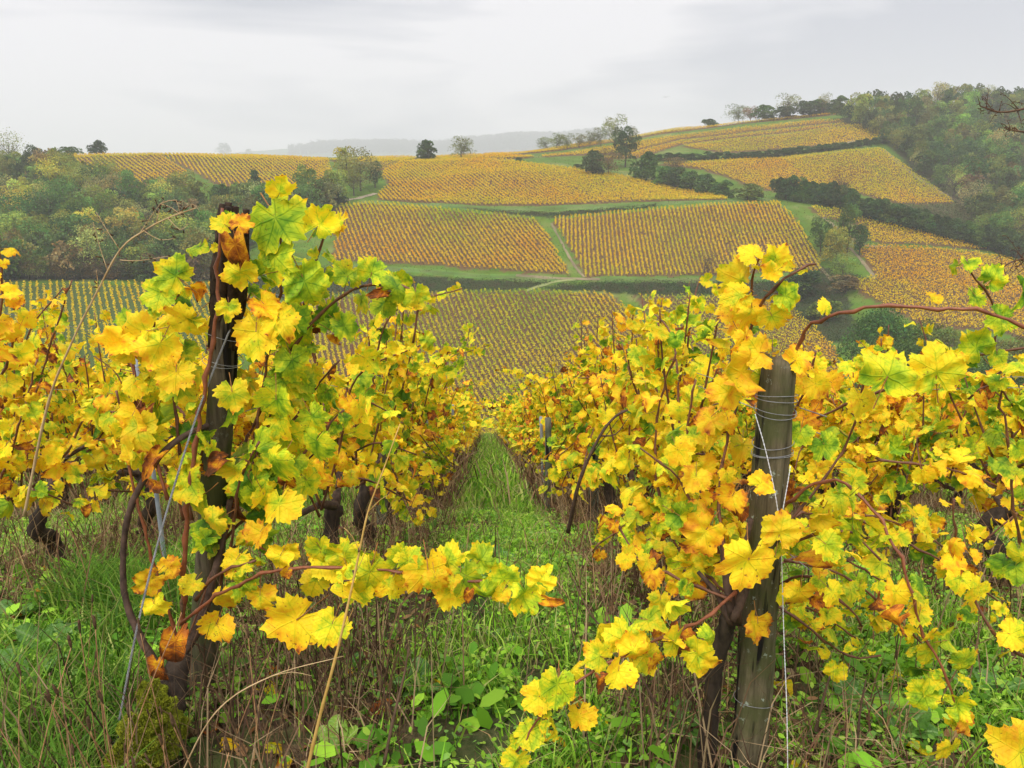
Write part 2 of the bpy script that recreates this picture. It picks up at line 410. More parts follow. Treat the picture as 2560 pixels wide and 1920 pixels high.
# ------------------------------------------------------------------ hillside plots (photo pixel outlines, projected on the terrain)
PLOTS = {
 'A': dict(poly=[(640,775),(800,742),(1040,736),(1300,729),(1523,737),(1600,805),(1680,900),(1750,1000),(1740,1112),(850,1112),(700,1000),(640,850)], head=-0.30, sp=1.22, t=0.47, n=14),
 'A2': dict(poly=[(1590,744),(1830,744),(1960,765),(2010,800),(2090,880),(2100,1000),(1800,1000),(1720,900)], head=-0.45, sp=1.25, t=0.44, n=10),
 'B': dict(poly=[(835,532),(850,516),(920,509),(1040,517),(1230,537),(1335,548),(1352,562),(1425,690),(1300,682),(1100,667),(950,657),(835,655)], head=-0.36, sp=1.25, t=0.52, n=13),
 'C': dict(poly=[(1385,547),(1600,527),(1800,512),(1945,509),(1985,545),(2050,655),(2050,684),(1460,696),(1447,662),(1385,562)], head=0.06, sp=1.22, t=0.51, n=14),
 'D': dict(poly=[(943,502),(945,485),(975,462),(955,448),(958,428),(1000,408),(1100,397),(1250,401),(1400,420),(1500,432),(1650,460),(1800,492),(1820,501),(1560,507),(1400,516),(1200,516),(1050,507)], head=-0.38, sp=1.4, t=0.57, n=11),
 'E': dict(poly=[(-60,712),(560,712),(610,740),(610,860),(500,960),(-60,960)], head=-0.56, sp=1.36, t=0.50, n=11),
 'F1': dict(poly=[(2020,519),(2110,527),(2200,547),(2350,582),(2480,622),(2440,628),(2330,614),(2200,611),(2150,600),(2140,562),(2050,547)], head=-0.65, sp=1.4, t=0.58, n=11),
 'F2': dict(poly=[(2135,622),(2200,617),(2440,633),(2500,645),(2560,662),(2900,800),(2900,900),(2600,862),(2500,832),(2310,818),(2200,765),(2105,708),(2190,692),(2165,662)], head=-0.65, sp=1.4, t=0.58, n=11),
 'G': dict(poly=[(1640,412),(1980,394),(2200,372),(2245,405),(2390,512),(2250,512),(2150,487),(1950,484),(1870,468),(1825,447),(1750,424)], head=-0.2, sp=1.4, t=0.50, n=10),
 'H': dict(poly=[(1700,367),(1800,353),(1970,336),(2110,316),(2240,309),(2240,345),(2110,362),(1980,373),(1820,384),(1740,374)], head=-0.35, sp=1.6, t=0.52, n=7),
 'M1': dict(poly=[(1184,386),(1350,374),(1650,329),(2100,281),(2090,288),(1850,311),(1650,337),(1400,378),(1250,391)], head=-0.6, sp=1.6, t=0.60, n=6),
 'M2': dict(poly=[(1400,387),(1650,347),(1850,322),(2050,302),(2110,303),(2110,307),(1990,317),(1800,340),(1700,350),(1560,385),(1340,394)], head=-0.6, sp=1.6, t=0.60, n=6),
 'M3': dict(poly=[(1700,354),(1850,337),(1990,322),(2120,309),(2120,314),(1970,333),(1800,350),(1700,364),(1600,396),(1470,402),(1560,388)], head=-0.6, sp=1.6, t=0.64, n=6),
 'J': dict(poly=[(100,389),(400,388),(470,430),(470,470),(200,470),(60,430)], head=-0.7, sp=1.6, t=0.57, n=6),
 'K': dict(poly=[(400,388),(620,390),(820,399),(838,467),(700,484),(560,472),(500,440)], head=-0.5, sp=1.5, t=0.55, n=7),
 'K2': dict(poly=[(815,402),(900,396),(1000,392),(1045,396),(965,424),(940,430),(900,412)], head=-0.6, sp=1.6, t=0.56, n=6),
 'K3': dict(poly=[(1060,396),(1180,388),(1340,394),(1300,398),(1100,400)], head=-0.6, sp=1.6, t=0.57, n=6),
}
def vnoise(x, y, sc, seed):
    x = x / sc + seed * 17.3; y = y / sc + seed * 9.1
    xi = np.floor(x); yi = np.floor(y); fx = x - xi; fy = y - yi
    h = lambda a, b: np.modf(np.abs(np.sin(a * 127.1 + b * 311.7) * 43758.5453))[0]
    fx = fx * fx * (3 - 2 * fx); fy = fy * fy * (3 - 2 * fy)
    return (h(xi, yi) * (1 - fx) + h(xi + 1, yi) * fx) * (1 - fy) + (h(xi, yi + 1) * (1 - fx) + h(xi + 1, yi + 1) * fx) * fy
def densify(poly, k=4):
    out = []
    for i in range(len(poly)):
        a, b = poly[i], poly[(i + 1) % len(poly)]
        for j in range(k): out.append((a[0] + (b[0] - a[0]) * j / k, a[1] + (b[1] - a[1]) * j / k))
    return out
def world_poly(poly, k=4):
    return np.array([tuple(ground(u, v))[:2] for u, v in densify(poly, k)])
def inside(x, y, poly):
    x = np.asarray(x); y = np.asarray(y); c = np.zeros(x.shape, bool)
    n = len(poly)
    for i in range(n):
        x0, y0 = poly[i]; x1, y1 = poly[(i + 1) % n]
        m = ((y0 > y) != (y1 > y))
        if y1 != y0: c ^= m & (x < (x1 - x0) * (y - y0) / (y1 - y0) + x0)
    return c
for k, p in PLOTS.items(): p['w'] = world_poly(p['poly'])
BANKS = {
 'left': [(620,700),(835,668),(1000,690),(1200,702),(1340,703),(1395,706),(1310,726),(1040,732),(800,738),(640,765)],
 'right': [(1400,712),(1600,706),(1900,706),(2060,700),(2090,760),(1960,762),(1830,740),(1590,740),(1480,730),(1340,727)],
 'upper': [(1160,522),(1385,532),(1640,512),(1640,518),(1385,544),(1300,542)],
 'gully': [(2030,668),(2150,690),(2180,705),(2110,712),(2130,800),(2200,860),(2060,860),(1960,770),(2010,740)],
}
BW = {k: world_poly(v, 3) for k, v in BANKS.items()}
SOIL_PATCH = world_poly([(2285,848),(2500,842),(2510,880),(2400,885),(2285,876)], 2)
WEDGE = world_poly([(2250,402),(2300,430),(2420,512),(2470,600),(2300,570),(2130,520),(2260,514),(2392,513)], 2)
WOOD_L = world_poly([(-700,420),(0,440),(140,440),(300,480),(480,520),(560,545),(700,522),(840,508),(840,530),(700,560),(610,640),(540,700),(0,704),(-700,704)], 2)
WOOD_R = world_poly([(2085,300),(2200,280),(2560,250),(3200,250),(3200,680),(2560,650),(2450,610),(2410,520),(2290,430),(2215,360),(2120,312)], 2)

# ------------------------------------------------------------------ far ground
def ground_material(name, near):
    s = NT(name)
    at = s.new('ShaderNodeAttribute'); at.attribute_name = 'col'
    geo = s.new('ShaderNodeNewGeometry').outputs['Position']
    if near:
        n1 = s.noise(geo, 2.2, 5, 0.65); n2 = s.noise(geo, 26, 5, 0.7)
        c = s.mix(s.smooth(n2, 0.35, 0.65), (0.055, 0.038, 0.024), (0.17, 0.115, 0.065))
        c = s.mix(s.smooth(n1, 0.42, 0.6), c, s.mix(n2, (0.035, 0.06, 0.014), (0.10, 0.14, 0.035)))
        c = s.mix(at.outputs['Alpha'], c, at.outputs['Color'])
        return s.finish(c, 0.95, 0.1, n2, 1.0, 0.02)
    n1 = s.noise(geo, 0.35, 5, 0.65); n2 = s.noise(geo, 1.6, 4, 0.7)
    v = s.math('MULTIPLY_ADD', s.math('ADD', n1, n2), 0.5, 0.5)
    hs = s.new('ShaderNodeHueSaturation'); s.l.new(at.outputs['Color'], hs.inputs['Color']); s.set(hs.inputs['Value'], v)
    s.set(hs.inputs['Saturation'], 1.1)
    s.set(hs.inputs['Hue'], s.math('MULTIPLY_ADD', s.math('SUBTRACT', n1, 0.5), 0.12, 0.5))
    return s.finish(hs.outputs[0], 0.95, 0.1, n2, 0.6, 0.1)
M['far_ground'] = ground_material('hillside_ground', False)
M['near_ground'] = ground_material('vineyard_soil', True)
def build_far():
    A = np.linspace(-1.1, 1.1, 560)
    Y = np.concatenate([np.arange(44, 110, 3), np.arange(110, 200, 1.5), np.arange(200, 450, 1.0), np.arange(450, 700, 8), np.arange(700, 4990, 40)])
    YY, AA = np.meshgrid(Y, A, indexing='ij')
    X = AA * YY
    Z = H(X, YY)
    Z[0] = Hnear(X[0], 44.0)
    col = np.empty(X.shape + (3,)); col[:] = (0.10, 0.165, 0.030)
    gn = vnoise(X, YY, 9, 71)[..., None] * 0.6 + vnoise(X, YY, 2.3, 72)[..., None] * 0.4
    col = col * (0.7 + 0.6 * gn) + np.clip(gn - 0.55, 0, 1) * 2.2 * (np.array([0.20, 0.17, 0.08]) - col)
    XR, YR = X, YY
    X = X + (vnoise(X, YY, 1.6, 73) - 0.5) * 2.2; YY = YY + (vnoise(XR, YR, 1.6, 74) - 0.5) * 2.6
    far = YY > 560; col[far] = (0.07, 0.12, 0.05)
    for w in BW.values(): col[inside(X, YY, w)] = (0.05, 0.065, 0.025)
    for k, p in PLOTS.items():
        col[inside(X, YY, p['w'])] = (0.135, 0.085, 0.042) if k != 'E' else (0.075, 0.105, 0.035)
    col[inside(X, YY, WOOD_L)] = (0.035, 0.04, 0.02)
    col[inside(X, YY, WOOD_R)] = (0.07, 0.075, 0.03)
    col[inside(X, YY, WEDGE)] = (0.11, 0.115, 0.045)
    col[inside(X, YY, SOIL_PATCH)] = (0.075, 0.05, 0.035)
    col[(YY < 110)] = (0.07, 0.09, 0.03)
    X, YY = XR, YR
    V = np.stack([X, YY, Z], -1).reshape(-1, 3)
    ny, na = X.shape
    i = np.arange(ny - 1)[:, None] * na; j = np.arange(na - 1)[None]
    Q = np.stack([i + j, i + j + 1, i + na + j + 1, i + na + j], -1).reshape(-1, 4)
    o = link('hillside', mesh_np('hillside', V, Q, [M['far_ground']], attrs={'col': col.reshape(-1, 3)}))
    tag(o, kind='structure', label='grassy hillside across the valley carrying the vineyard plots')
build_far()

def ribbon(name, px, width, color, label, lift=0.06, step=2.0):
    pts = resample([ground(u, v) for u, v in px], step)
    t = np.gradient(pts[:, :2], axis=0); t /= np.linalg.norm(t, axis=1)[:, None] + 1e-9
    nrm = np.stack([-t[:, 1], t[:, 0]], -1)
    rows = []
    rg = np.random.default_rng(len(px) * 7 + int(width * 10))
    for s in (-1, -0.33, 0.33, 1):
        w = width / 2 * (1 + (vnoise(pts[:, 0], pts[:, 1], 2.0, 7 + s) - 0.5) * 0.9)
        xy = pts[:, :2] + nrm * (s * w)[:, None]
        rows.append(np.column_stack([xy, H(xy[:, 0], xy[:, 1]) + lift]))
    V = np.stack(rows, 1).reshape(-1, 3); n = len(pts)
    i = np.arange(n - 1)[:, None] * 4; j = np.arange(3)[None]
    Q = np.stack([i + j, i + j + 1, i + 5 + j, i + 4 + j], -1).reshape(-1, 4)
    c = np.tile(np.array(color), (len(V), 1)) * (0.75 + 0.5 * vnoise(V[:, 0], V[:, 1], 3.0, 5)[:, None])
    if color is GL: c.reshape(-1, 4, 3)[:, 1:3] = c.reshape(-1, 4, 3)[:, 1:3] * 0.6 + np.array([0.20, 0.17, 0.10]) * 0.4 * vnoise(V[:, 0], V[:, 1], 4.0, 6).reshape(-1, 4, 1)[:, 1:3]
    o = link(name, mesh_np(name, V, Q, [M['far_ground']], attrs={'col': c}))
    return tag(o, label, kind='structure')
GL, DT = (0.12, 0.21, 0.05), (0.22, 0.18, 0.11)
ribbon('grass_road', [(930,505),(1040,512),(1150,518),(1300,524),(1450,520),(1600,512),(1800,503),(1935,500)], 5.5, GL, 'green grass road curving below the golden upper plot', step=3)
ribbon('grass_road', [(835,662),(950,672),(1100,683),(1250,694),(1400,703)], 3.2, GL, 'green grass road under the left middle plot')
ribbon('grass_road', [(1490,702),(1600,701),(1750,700),(1900,697),(2040,690)], 3.2, GL, 'green grass road under the straight striped plot', lift=0.07)
ribbon('path', [(1290,690),(1380,697),(1500,699)], 1.3, DT, 'worn dirt patch of path where two grass roads meet', lift=0.12)
ribbon('path', [(1378,560),(1405,610),(1435,665),(1460,694)], 0.7, DT, 'narrow pale dirt path between the two middle plots', lift=0.12)
ribbon('path', [(1315,729),(1350,718),(1390,706),(1440,700)], 1.0, (0.22, 0.24, 0.10), 'short track climbing the dark bank', lift=0.14)
ribbon('path', [(820,508),(850,503),(890,498),(915,492),(940,484)], 2.2, (0.36, 0.30, 0.21), 'pale dirt path beside the olive trees', lift=0.14)
ribbon('path', [(2208,376),(2260,420),(2330,468),(2412,516)], 2.6, DT, 'brown earth track along the wood edge', lift=0.12)
ribbon('path', [(2020,630),(2055,675),(2080,705)], 1.0, DT, 'thin wheel track on the grass lane', lift=0.12)
ribbon('path', [(2125,622),(2160,662),(2190,700)], 1.0, DT, 'dirt track beside the right orange plot', lift=0.12)
ribbon('path', [(2060,545),(2120,590),(2160,614),(2230,618)], 1.5, DT, 'dirt track under the small upper right plot', lift=0.12)
ribbon('path', [(1780,383),(1900,386),(2050,373),(2180,352)], 2.4, (0.28, 0.24, 0.15), 'straw coloured track above the dark hedge', lift=0.12)

# ------------------------------------------------------------------ far vine rows
def ramp_col(t):
    xs = [p for p, _ in LEAF_STOPS]; cs = np.array([c for _, c in LEAF_STOPS])
    return np.stack([np.interp(t, xs, cs[:, k]) for k in range(3)], -1)
def quads_at(C, size, rng, up=0.6):
    """small randomly turned quads centred on C, normals biased upward/outward"""
    n = len(C)
    nr = rng.normal(size=(n, 3)); nr[:, 2] += up
    nr /= np.linalg.norm(nr, axis=1)[:, None]
    a = np.cross(nr, rng.normal(size=(n, 3))); a /= np.linalg.norm(a, axis=1)[:, None]
    b = np.cross(nr, a)
    s = (size * (0.7 + 0.6 * rng.random(n)))[:, None] * 0.5
    k = 0.55 + 0.45 * rng.random((n, 4, 1))
    V = np.stack([C - a * s * k[:, 0] , C - b * s * k[:, 1], C + a * s * k[:, 2], C + b * s * k[:, 3]], 1) 
    return V.reshape(-1, 3), np.arange(n * 4).reshape(-1, 4)
def row_lines(p):
    w = p['w']; d = np.array([p['head'], 1.0]); d /= np.linalg.norm(d); nn = np.array([d[1], -d[0]])
    q = w @ nn; s = w @ d
    lines = []
    for off in np.arange(q.min() + 0.5, q.max(), p['sp']):
        xs = []
        for i in range(len(w)):
            j = (i + 1) % len(w)
            if (q[i] > off) != (q[j] > off):
                xs.append(s[i] + (s[j] - s[i]) * (off - q[i]) / (q[j] - q[i]))
        xs.sort()
        for a, b in zip(xs[::2], xs[1::2]):
            if b - a > 2.5: lines.append((off, a, b, d, nn))
    return lines
def row_geo(p, line, rng, scale=1.0):
    off, a, b, d, nn = line
    nv = int((b - a) / 1.0)
    pos = a + 0.4 + np.arange(nv) * 1.0 + rng.normal(0, 0.12, nv)
    keep = rng.random(nv) > 0.015
    pos = pos[keep]; nv = len(pos)
    if nv < 2: return None
    n = p['n']
    vs = 0.85 + 0.3 * rng.random(nv)                                   # vigour of each vine
    s = np.repeat(pos, n) + rng.uniform(-0.6, 0.6, nv * n)
    o = off + rng.normal(0, 0.13, nv * n) + np.repeat(rng.normal(0, 0.05, nv), n)
    xy = s[:, None] * d + o[:, None] * nn
    z = 0.42 + rng.random(nv * n) ** 0.8 * 0.78 * np.repeat(vs, n)
    C = np.column_stack([xy, H(xy[:, 0], xy[:, 1]) + z])
    big = vnoise(xy[:, 0], xy[:, 1], 22, hash(p['seed']) % 91) + 0.5 * vnoise(xy[:, 0], xy[:, 1], 7, 5 + hash(p['seed']) % 91) - 0.75
    t = p['t'] + big * 0.22 + np.repeat(rng.normal(0, 0.035, nv), n) + rng.normal(0, 0.02, nv * n)
    if 'tf' in p: t = t + p['tf'](xy)
    col = ramp_col(np.clip(t, 0.14, 0.70)) * (0.74 + 0.22 * rng.random((nv * n, 1)))
    V, Q = quads_at(C, 0.44, rng, 0.2)
    col = np.repeat(col, 4, 0)
    # cordon wire with wood along the whole row
    sc_ = np.arange(pos[0] - 0.3, pos[-1] + 0.3, 1.0); xc = sc_[:, None] * d + off * nn; zc = H(xc[:, 0], xc[:, 1]) + 0.55
    W = np.stack([np.column_stack([xc, zc - 0.025]), np.column_stack([xc, zc + 0.025])], 1).reshape(-1, 3)
    iw = np.arange(len(sc_) - 1) * 2; QW = np.stack([iw, iw + 1, iw + 3, iw + 2], -1)
    # woody bases
    xb = pos[:, None] * d + (off + rng.normal(0, 0.03, nv))[:, None] * nn
    zb = H(xb[:, 0], xb[:, 1])
    w = 0.05
    T = np.stack([np.column_stack([xb - nn * w, zb - 0.05]), np.column_stack([xb + nn * w, zb - 0.05]),
                  np.column_stack([xb + nn * w * 0.6 + d * 0.1, zb + 0.6]), np.column_stack([xb - nn * w * 0.6 + d * 0.1, zb + 0.6])], 1).reshape(-1, 3)
    Q2 = np.arange(len(T)).reshape(-1, 4) + len(V)
    QW = QW + len(V) + len(T)
    V = np.vstack([V, T, W]); Q = np.vstack([Q, Q2, QW])
    col = np.vstack([col, np.tile([[0.05, 0.035, 0.025]], (len(T) + len(W), 1))])
    return V, Q, col
def px_x(xy):                                                            # which photo column a point shows in
    return 1280 + xy[:, 0] / xy[:, 1] * F_PX
PLOTS['A']['tf'] = lambda xy: np.clip((xy[:, 0] - 8) / 30, 0, 1) * 0.14 * (xy[:, 1] > 150) - 0.02
PLOTS['C']['tf'] = lambda xy: np.where((xy[:, 0] > 62) & (xy[:, 1] < 240), -0.08, 0) + np.clip((xy[:, 0] - 50) / 40, 0, 1) * 0.1
PLOTS['B']['tf'] = lambda xy: np.clip((235 - xy[:, 1]) / 18, -0.6, 1) * 0.10
PLOTS['A2']['tf'] = lambda xy: np.clip((xy[:, 0] - 55) / 18, 0, 1) * 0.14
PLOTS['G']['tf'] = lambda xy: np.where(xy[:, 0] > 110, -0.05, 0.06) + np.clip((330 - xy[:, 1]) / 60, 0, 1) * 0.08
PLOTS['F2']['tf'] = lambda xy: np.clip((xy[:, 0] - 100) / 30, -1, 1) * 0.06
INDIV = {
 'A': ('yellow-green vine row running down the large lowest plot in the valley', 'vine rows of the large lowest plot'),
 'C': ('dead straight ochre vine row of the striped plot below the hedge', 'vine rows of the striped middle plot'),
 'E': ('yellow vine row on green ground below the left wood', 'vine rows below the left wood'),
 'B': ('olive and orange vine row slanting across the left middle plot', 'vine rows of the left middle plot'),
 'A2': ('olive vine row in the small lower plot behind the right post vines', 'vine rows of the small lower plot'),
}
STUFF_LABEL = {
 'D': ('plot_vines', 'golden vines of the curved plot above the grass road'),
 'F1': ('plot_vines', 'yellow vines of the narrow plot below the long dark hedge'),
 'F2': ('plot_vines', 'orange-yellow vines of the broad plot on the right slope'),
 'G': ('plot_vines', 'yellow-green vines of the plot beside the wood edge track'),
 'H': ('plot_vines', 'brownish vines of the plot above the straw coloured track'),
 'M1': ('plot_vines', 'thin highest band of golden vines along the skyline'),
 'M2': ('plot_vines', 'golden vine band just below the skyline band'),
 'M3': ('plot_vines', 'bright orange vine band above the brownish plot'),
 'J': ('plot_vines', 'orange vines on the crest behind the left wood'),
 'K': ('plot_vines', 'broad orange vine plot on the left crest'),
 'K2': ('plot_vines', 'small yellow vine plot behind the olive trees'),
 'K3': ('plot_vines', 'narrow strip of orange vines between the two crest trees'),
}
n_rows = 0
for key, p in PLOTS.items():
    p['seed'] = sum(map(ord, key)) * 3
    rng = np.random.default_rng(p['seed'])
    parts = []
    lns = row_lines(p)
    for li, ln in enumerate(lns):
        g = row_geo(p, ln, rng)
        if g is None: continue
        if key in INDIV and n_rows < 300 and ln[2] - ln[1] > 16:
            n_rows += 1
            V, Q, c = g; og = V.mean(0); og[2] = V[:, 2].min()
            o = link('vine_row', mesh_np('vine_row', V - og, Q, [M['row']], attrs={'col': c}, smooth=False), loc=og)
            f = li / max(1, len(lns) - 1)
            place = ', left edge' if f < 0.06 else ', left part' if f < 0.3 else ', centre left' if f < 0.5 else ', centre right' if f < 0.7 else ', right part' if f < 0.94 else ', right edge'
            tag(o, INDIV[key][0] + place, 'vine row', INDIV[key][1])
        else: parts.append(g)
    if parts:
        off = 0; Vs, Qs, cs = [], [], []
        for V, Q, c in parts: Vs.append(V); Qs.append(Q + off); cs.append(c); off += len(V)
        o = link('plot_vines', mesh_np('plot_vines', np.vstack(Vs), np.vstack(Qs), [M['row']], attrs={'col': np.vstack(cs)}, smooth=False))
        tag(o, STUFF_LABEL.get(key, ('', 'remaining vines of the small lower plot'))[1], 'vineyard', kind='stuff')

# ------------------------------------------------------------------ trees and hedges
def crown_mesh(name, seed, lobes=11, n=1500, size=0.42, w=1.0, h=1.0, sparse=0.0, low=0.15, cone=False):
    """unit crown: about 1 high and 1 wide, leaf clumps on many small lobes"""
    rng = np.random.default_rng(seed)
    cs = []
    for i in range(lobes):
        th = rng.uniform(0, 2 * np.pi); z = low + (0.02 if low < 0.025 else 0.08) + (0.80 - low) * ((i + rng.random()) / lobes)
        prof = (1 - z) * 0.9 + 0.08 if cone else math.sqrt(max(0.05, 1 - ((z - (0.25 if low < 0.025 else 0.45)) / 0.62) ** 2))
        rr = 0.36 * prof * math.sqrt(rng.random())
        cs.append((rr * math.cos(th), rr * math.sin(th), z, rng.uniform(0.10, 0.19) * (0.6 + 0.5 * prof)))
    cs = np.array(cs)
    k = rng.integers(0, lobes, n)
    d = rng.normal(size=(n, 3)); d /= np.linalg.norm(d, axis=1)[:, None]
    d[:, 2] = np.where(d[:, 2] < -0.3, -d[:, 2], d[:, 2])
    r = cs[k, 3] * (0.75 + 0.35 * rng.random(n) + sparse * rng.random(n))
    C = cs[k, :3] + d * (r * 1.12)[:, None]
    V, Q = quads_at(C, size / 10.0, rng, 0.15)
    lobe_v = 0.6 + 0.8 * rng.random(lobes)
    v = lobe_v[k] * (0.75 + 0.5 * rng.random(n))
    hue = rng.normal(0, 0.10, n) + (rng.random(lobes)[k] - 0.5) * 0.25
    col = np.column_stack([v * (1 + hue), v, v * (1 - hue)])
    return mesh_np(name, V, Q, [M['crown']], attrs={'col': np.repeat(col, 4, 0)}, smooth=False)
def trunk_mesh(name, seed, limbs=7, bare=False):
    rng = np.random.default_rng(seed)
    parts = [tube_geo(resample([(0, 0, -0.06), (0.01, 0.0, 0.2), (rng.normal(0, 0.02), rng.normal(0, 0.02), 0.45), (rng.normal(0, 0.03), 0, 0.8)], 0.12), [0.028, 0.02, 0.014, 0.004], 6)]
    for i in range(limbs):
        z = rng.uniform(0.15, 0.6); th = rng.uniform(0, 6.28); l = rng.uniform(0.18, 0.36)
        e = np.array([math.cos(th) * l, math.sin(th) * l, z + l * rng.uniform(0.6, 1.2)])
        m = np.array([0, 0, z]) * 0.5 + e * 0.5 + [0, 0, -0.03]
        parts.append(tube_geo(resample([(0, 0, z), m, e], 0.1), [0.011, 0.007, 0.003], 4))
        for j in range(5 if bare else 1):
            e2 = m + (e - m) * rng.random() + rng.normal(0, 0.08, 3) + [0, 0, 0.08]
            parts.append(tube_geo(np.array([m + (e - m) * rng.random(), e2]), [0.004, 0.0015], 3))
    V, F = join_geo(parts)
    return mesh_np(name, V, F, [M['far_trunk']])
CROWN = {
 'round': [crown_mesh('crown', 10 + i, 24, 2600, 0.56, low=0.03) for i in range(5)],
 'airy': [crown_mesh('crown', 30 + i, 16, 1700, 0.46, sparse=0.6, low=0.08) for i in range(3)],
 'bare': [crown_mesh('crown', 40 + i, 15, 900, 0.32, sparse=1.0, low=0.3) for i in range(2)],
 'cone': [crown_mesh('crown', 50, 24, 2400, 0.6, cone=True, low=0.03)],
 'bush': [crown_mesh('crown', 60 + i, 20, 2200, 0.8, low=0.02) for i in range(4)],
 'big': [crown_mesh('crown', 70 + i, 40, 14000, 0.30, low=0.05, sparse=0.4) for i in range(2)],
}
TRUNK = [trunk_mesh('trunk', 80 + i) for i in range(4)]
TRUNK_BARE = [trunk_mesh('trunk', 90 + i, 12, True) for i in range(2)]
R = random.Random(11)
def tree(loc, hm, wm, kind, color, label, group=None, name='tree', cat='tree', trunk=True):
    root = empty(name, loc)
    c = link('crown', R.choice(CROWN[kind]), root); c.color = (*color, 1)
    rz = R.uniform(0, 6.28); c.rotation_euler = (0, 0, rz)
    lift = (0.07 if hm > wm else 0.0) if kind in ('round', 'airy', 'bare') else -0.02
    c.scale = (wm, wm, hm * (1 - max(lift, 0))); c.location = (0, 0, hm * lift)
    c['kind'] = 'stuff'
    if trunk:
        t = link('trunk', R.choice(TRUNK_BARE if kind in ('bare', 'airy') else TRUNK), root)
        t.rotation_euler = (0, 0, rz); t.scale = (hm, hm, hm * 0.97)
    return tag(root, label, cat, group)
GR = {'dark': (0.068, 0.118, 0.032), 'green': (0.095, 0.165, 0.034), 'olive': (0.17, 0.195, 0.040), 'pale': (0.27, 0.275, 0.08),
      'yellow': (0.36, 0.32, 0.05), 'brown': (0.19, 0.135, 0.06), 'lime': (0.21, 0.31, 0.05), 'rust': (0.27, 0.14, 0.04)}
def jc(c, s=0.15): return tuple(max(0.01, x * R.uniform(1 - s, 1 + s)) for x in c)
def tpx(u, v, hp, wp, kind, color, label, group=None, **kw):
    if kind == 'round' and hp < wp * 0.95: kind = 'bush'
    if kind == 'bush' or hp < wp * 0.8: hp *= 1.15
    g = ground(u, v); s = g.y / F_PX
    return tree(g, hp * s, wp * s * 1.12, kind, jc(GR[color], 0.1), label, group, **kw)
BU = dict(name='bush', cat='bush')
tpx(243, 386, 32, 46, 'round', 'dark', 'dark bushy tree alone on the left crest')
tpx(174, 386, 20, 54, 'bush', 'green', 'low green bush on the left crest beside a dark tree', **BU)
tpx(28, 420, 78, 90, 'bare', 'pale', 'pale half bare tree at the far left of the crest')
tpx(92, 440, 70, 48, 'round', 'dark', 'upright dark tree rising above the left wood')
tpx(640, 486, 60, 52, 'cone', 'dark', 'dark conical tree above the hedge on the left')
tpx(868, 455, 80, 62, 'round', 'yellow', 'tall olive-yellow tree of the clump by the dirt path')
tpx(902, 478, 92, 90, 'airy', 'pale', 'wide pale olive tree of the clump by the dirt path')
tpx(885, 490, 70, 60, 'airy', 'olive', 'small olive tree at the front of the clump by the dirt path')
tpx(938, 470, 62, 42, 'round', 'dark', 'short dark tree at the edge of the pale clump')
tpx(1072, 403, 46, 56, 'round', 'dark', 'dark round tree on the middle crest')
tpx(1153, 400, 50, 62, 'airy', 'olive', 'pale spreading tree on the middle crest beside a dark one')
tpx(1563, 418, 92, 70, 'round', 'dark', 'tall dark tree standing out above the hedge corner')
tpx(1537, 372, 72, 62, 'airy', 'pale', 'tall pale thin tree on the skyline behind the dark tree')
for i, (u, v, h, w) in enumerate([(1365,377,26,42),(1392,376,36,44),(1418,374,30,40),(1448,372,28,40),(1475,368,34,38),(1502,366,40,36),(1580,362,40,30)]):
    tpx(u, v, h, w, 'airy', 'olive', 'small pale tree in the loose line on the middle skyline', 'pale trees on the middle skyline')
tpx(1478, 440, 55, 62, 'bush', 'dark', 'dark rounded bush at the left end of the hedge', **BU)
tpx(1520, 440, 50, 68, 'airy', 'brown', 'brownish bare bush at the foot of the tall dark tree', **BU)
tpx(1612, 452, 64, 74, 'bush', 'green', 'big green rounded bush right of the tall dark tree', **BU)
tpx(1690, 425, 24, 70, 'airy', 'brown', 'brown low bush above the hedge', **BU)
for i, (u, v, h, w) in enumerate([(1655,466,46,60),(1690,474,50,66),(1728,480,48,66),(1768,488,48,60),(1805,494,40,54)]):
    tpx(u, v, h, w, 'bush', ['green', 'dark'][i % 2], 'green bush in the hedge between the two upper plots', 'hedge bushes between the upper plots', **BU)
tpx(1868, 500, 36, 76, 'bush', 'olive', 'low olive bush by the gap in the hedge', **BU)
for i in range(34):
    f = i / 33; u = 1945 + f * 640; v = 498 + 25 * min(1, f * 3.2) + max(0, f - 0.2) * 165
    tpx(u, v, R.uniform(40, 60), R.uniform(46, 66), 'bush', R.choice(['dark', 'dark', 'green']), 'dark green bush in the %s of the long hedge across the right slope' % ('upper left quarter', 'second quarter', 'third quarter', 'lower right quarter')[min(3, i // 9)], 'bushes of the long dark hedge', **BU)
tpx(2108, 512, 92, 84, 'bare', 'rust', 'nearly bare brownish tree standing in the long hedge')
tpx(2108, 516, 50, 40, 'round', 'dark', 'ivy dark tree at the foot of the bare tree in the hedge')
tpx(2050, 640, 92, 62, 'round', 'green', 'green tree at the left of the gully clump')
tpx(2118, 632, 112, 66, 'round', 'green', 'tallest green tree of the gully clump')
tpx(2086, 672, 100, 72, 'round', 'yellow', 'yellowish tree in front of the gully clump')
tpx(2148, 640, 76, 40, 'round', 'dark', 'dark narrow tree at the right of the gully clump')
tpx(2106, 700, 56, 66, 'airy', 'lime', 'small light green tree below the gully clump')
tpx(2110, 726, 36, 84, 'bush', 'brown', 'brown bush beside the dirt track in the gully', **BU)
tpx(2010, 740, 66, 110, 'bush', 'dark', 'dark scrubby bush in the gully left of the brown bush', **BU)
tpx(2070, 800, 50, 100, 'bush', 'olive', 'olive bush on the grass below the gully', **BU)
tpx(1762, 692, 56, 84, 'bare', 'brown', 'thin leafless shrub on the grass road below the striped plot')
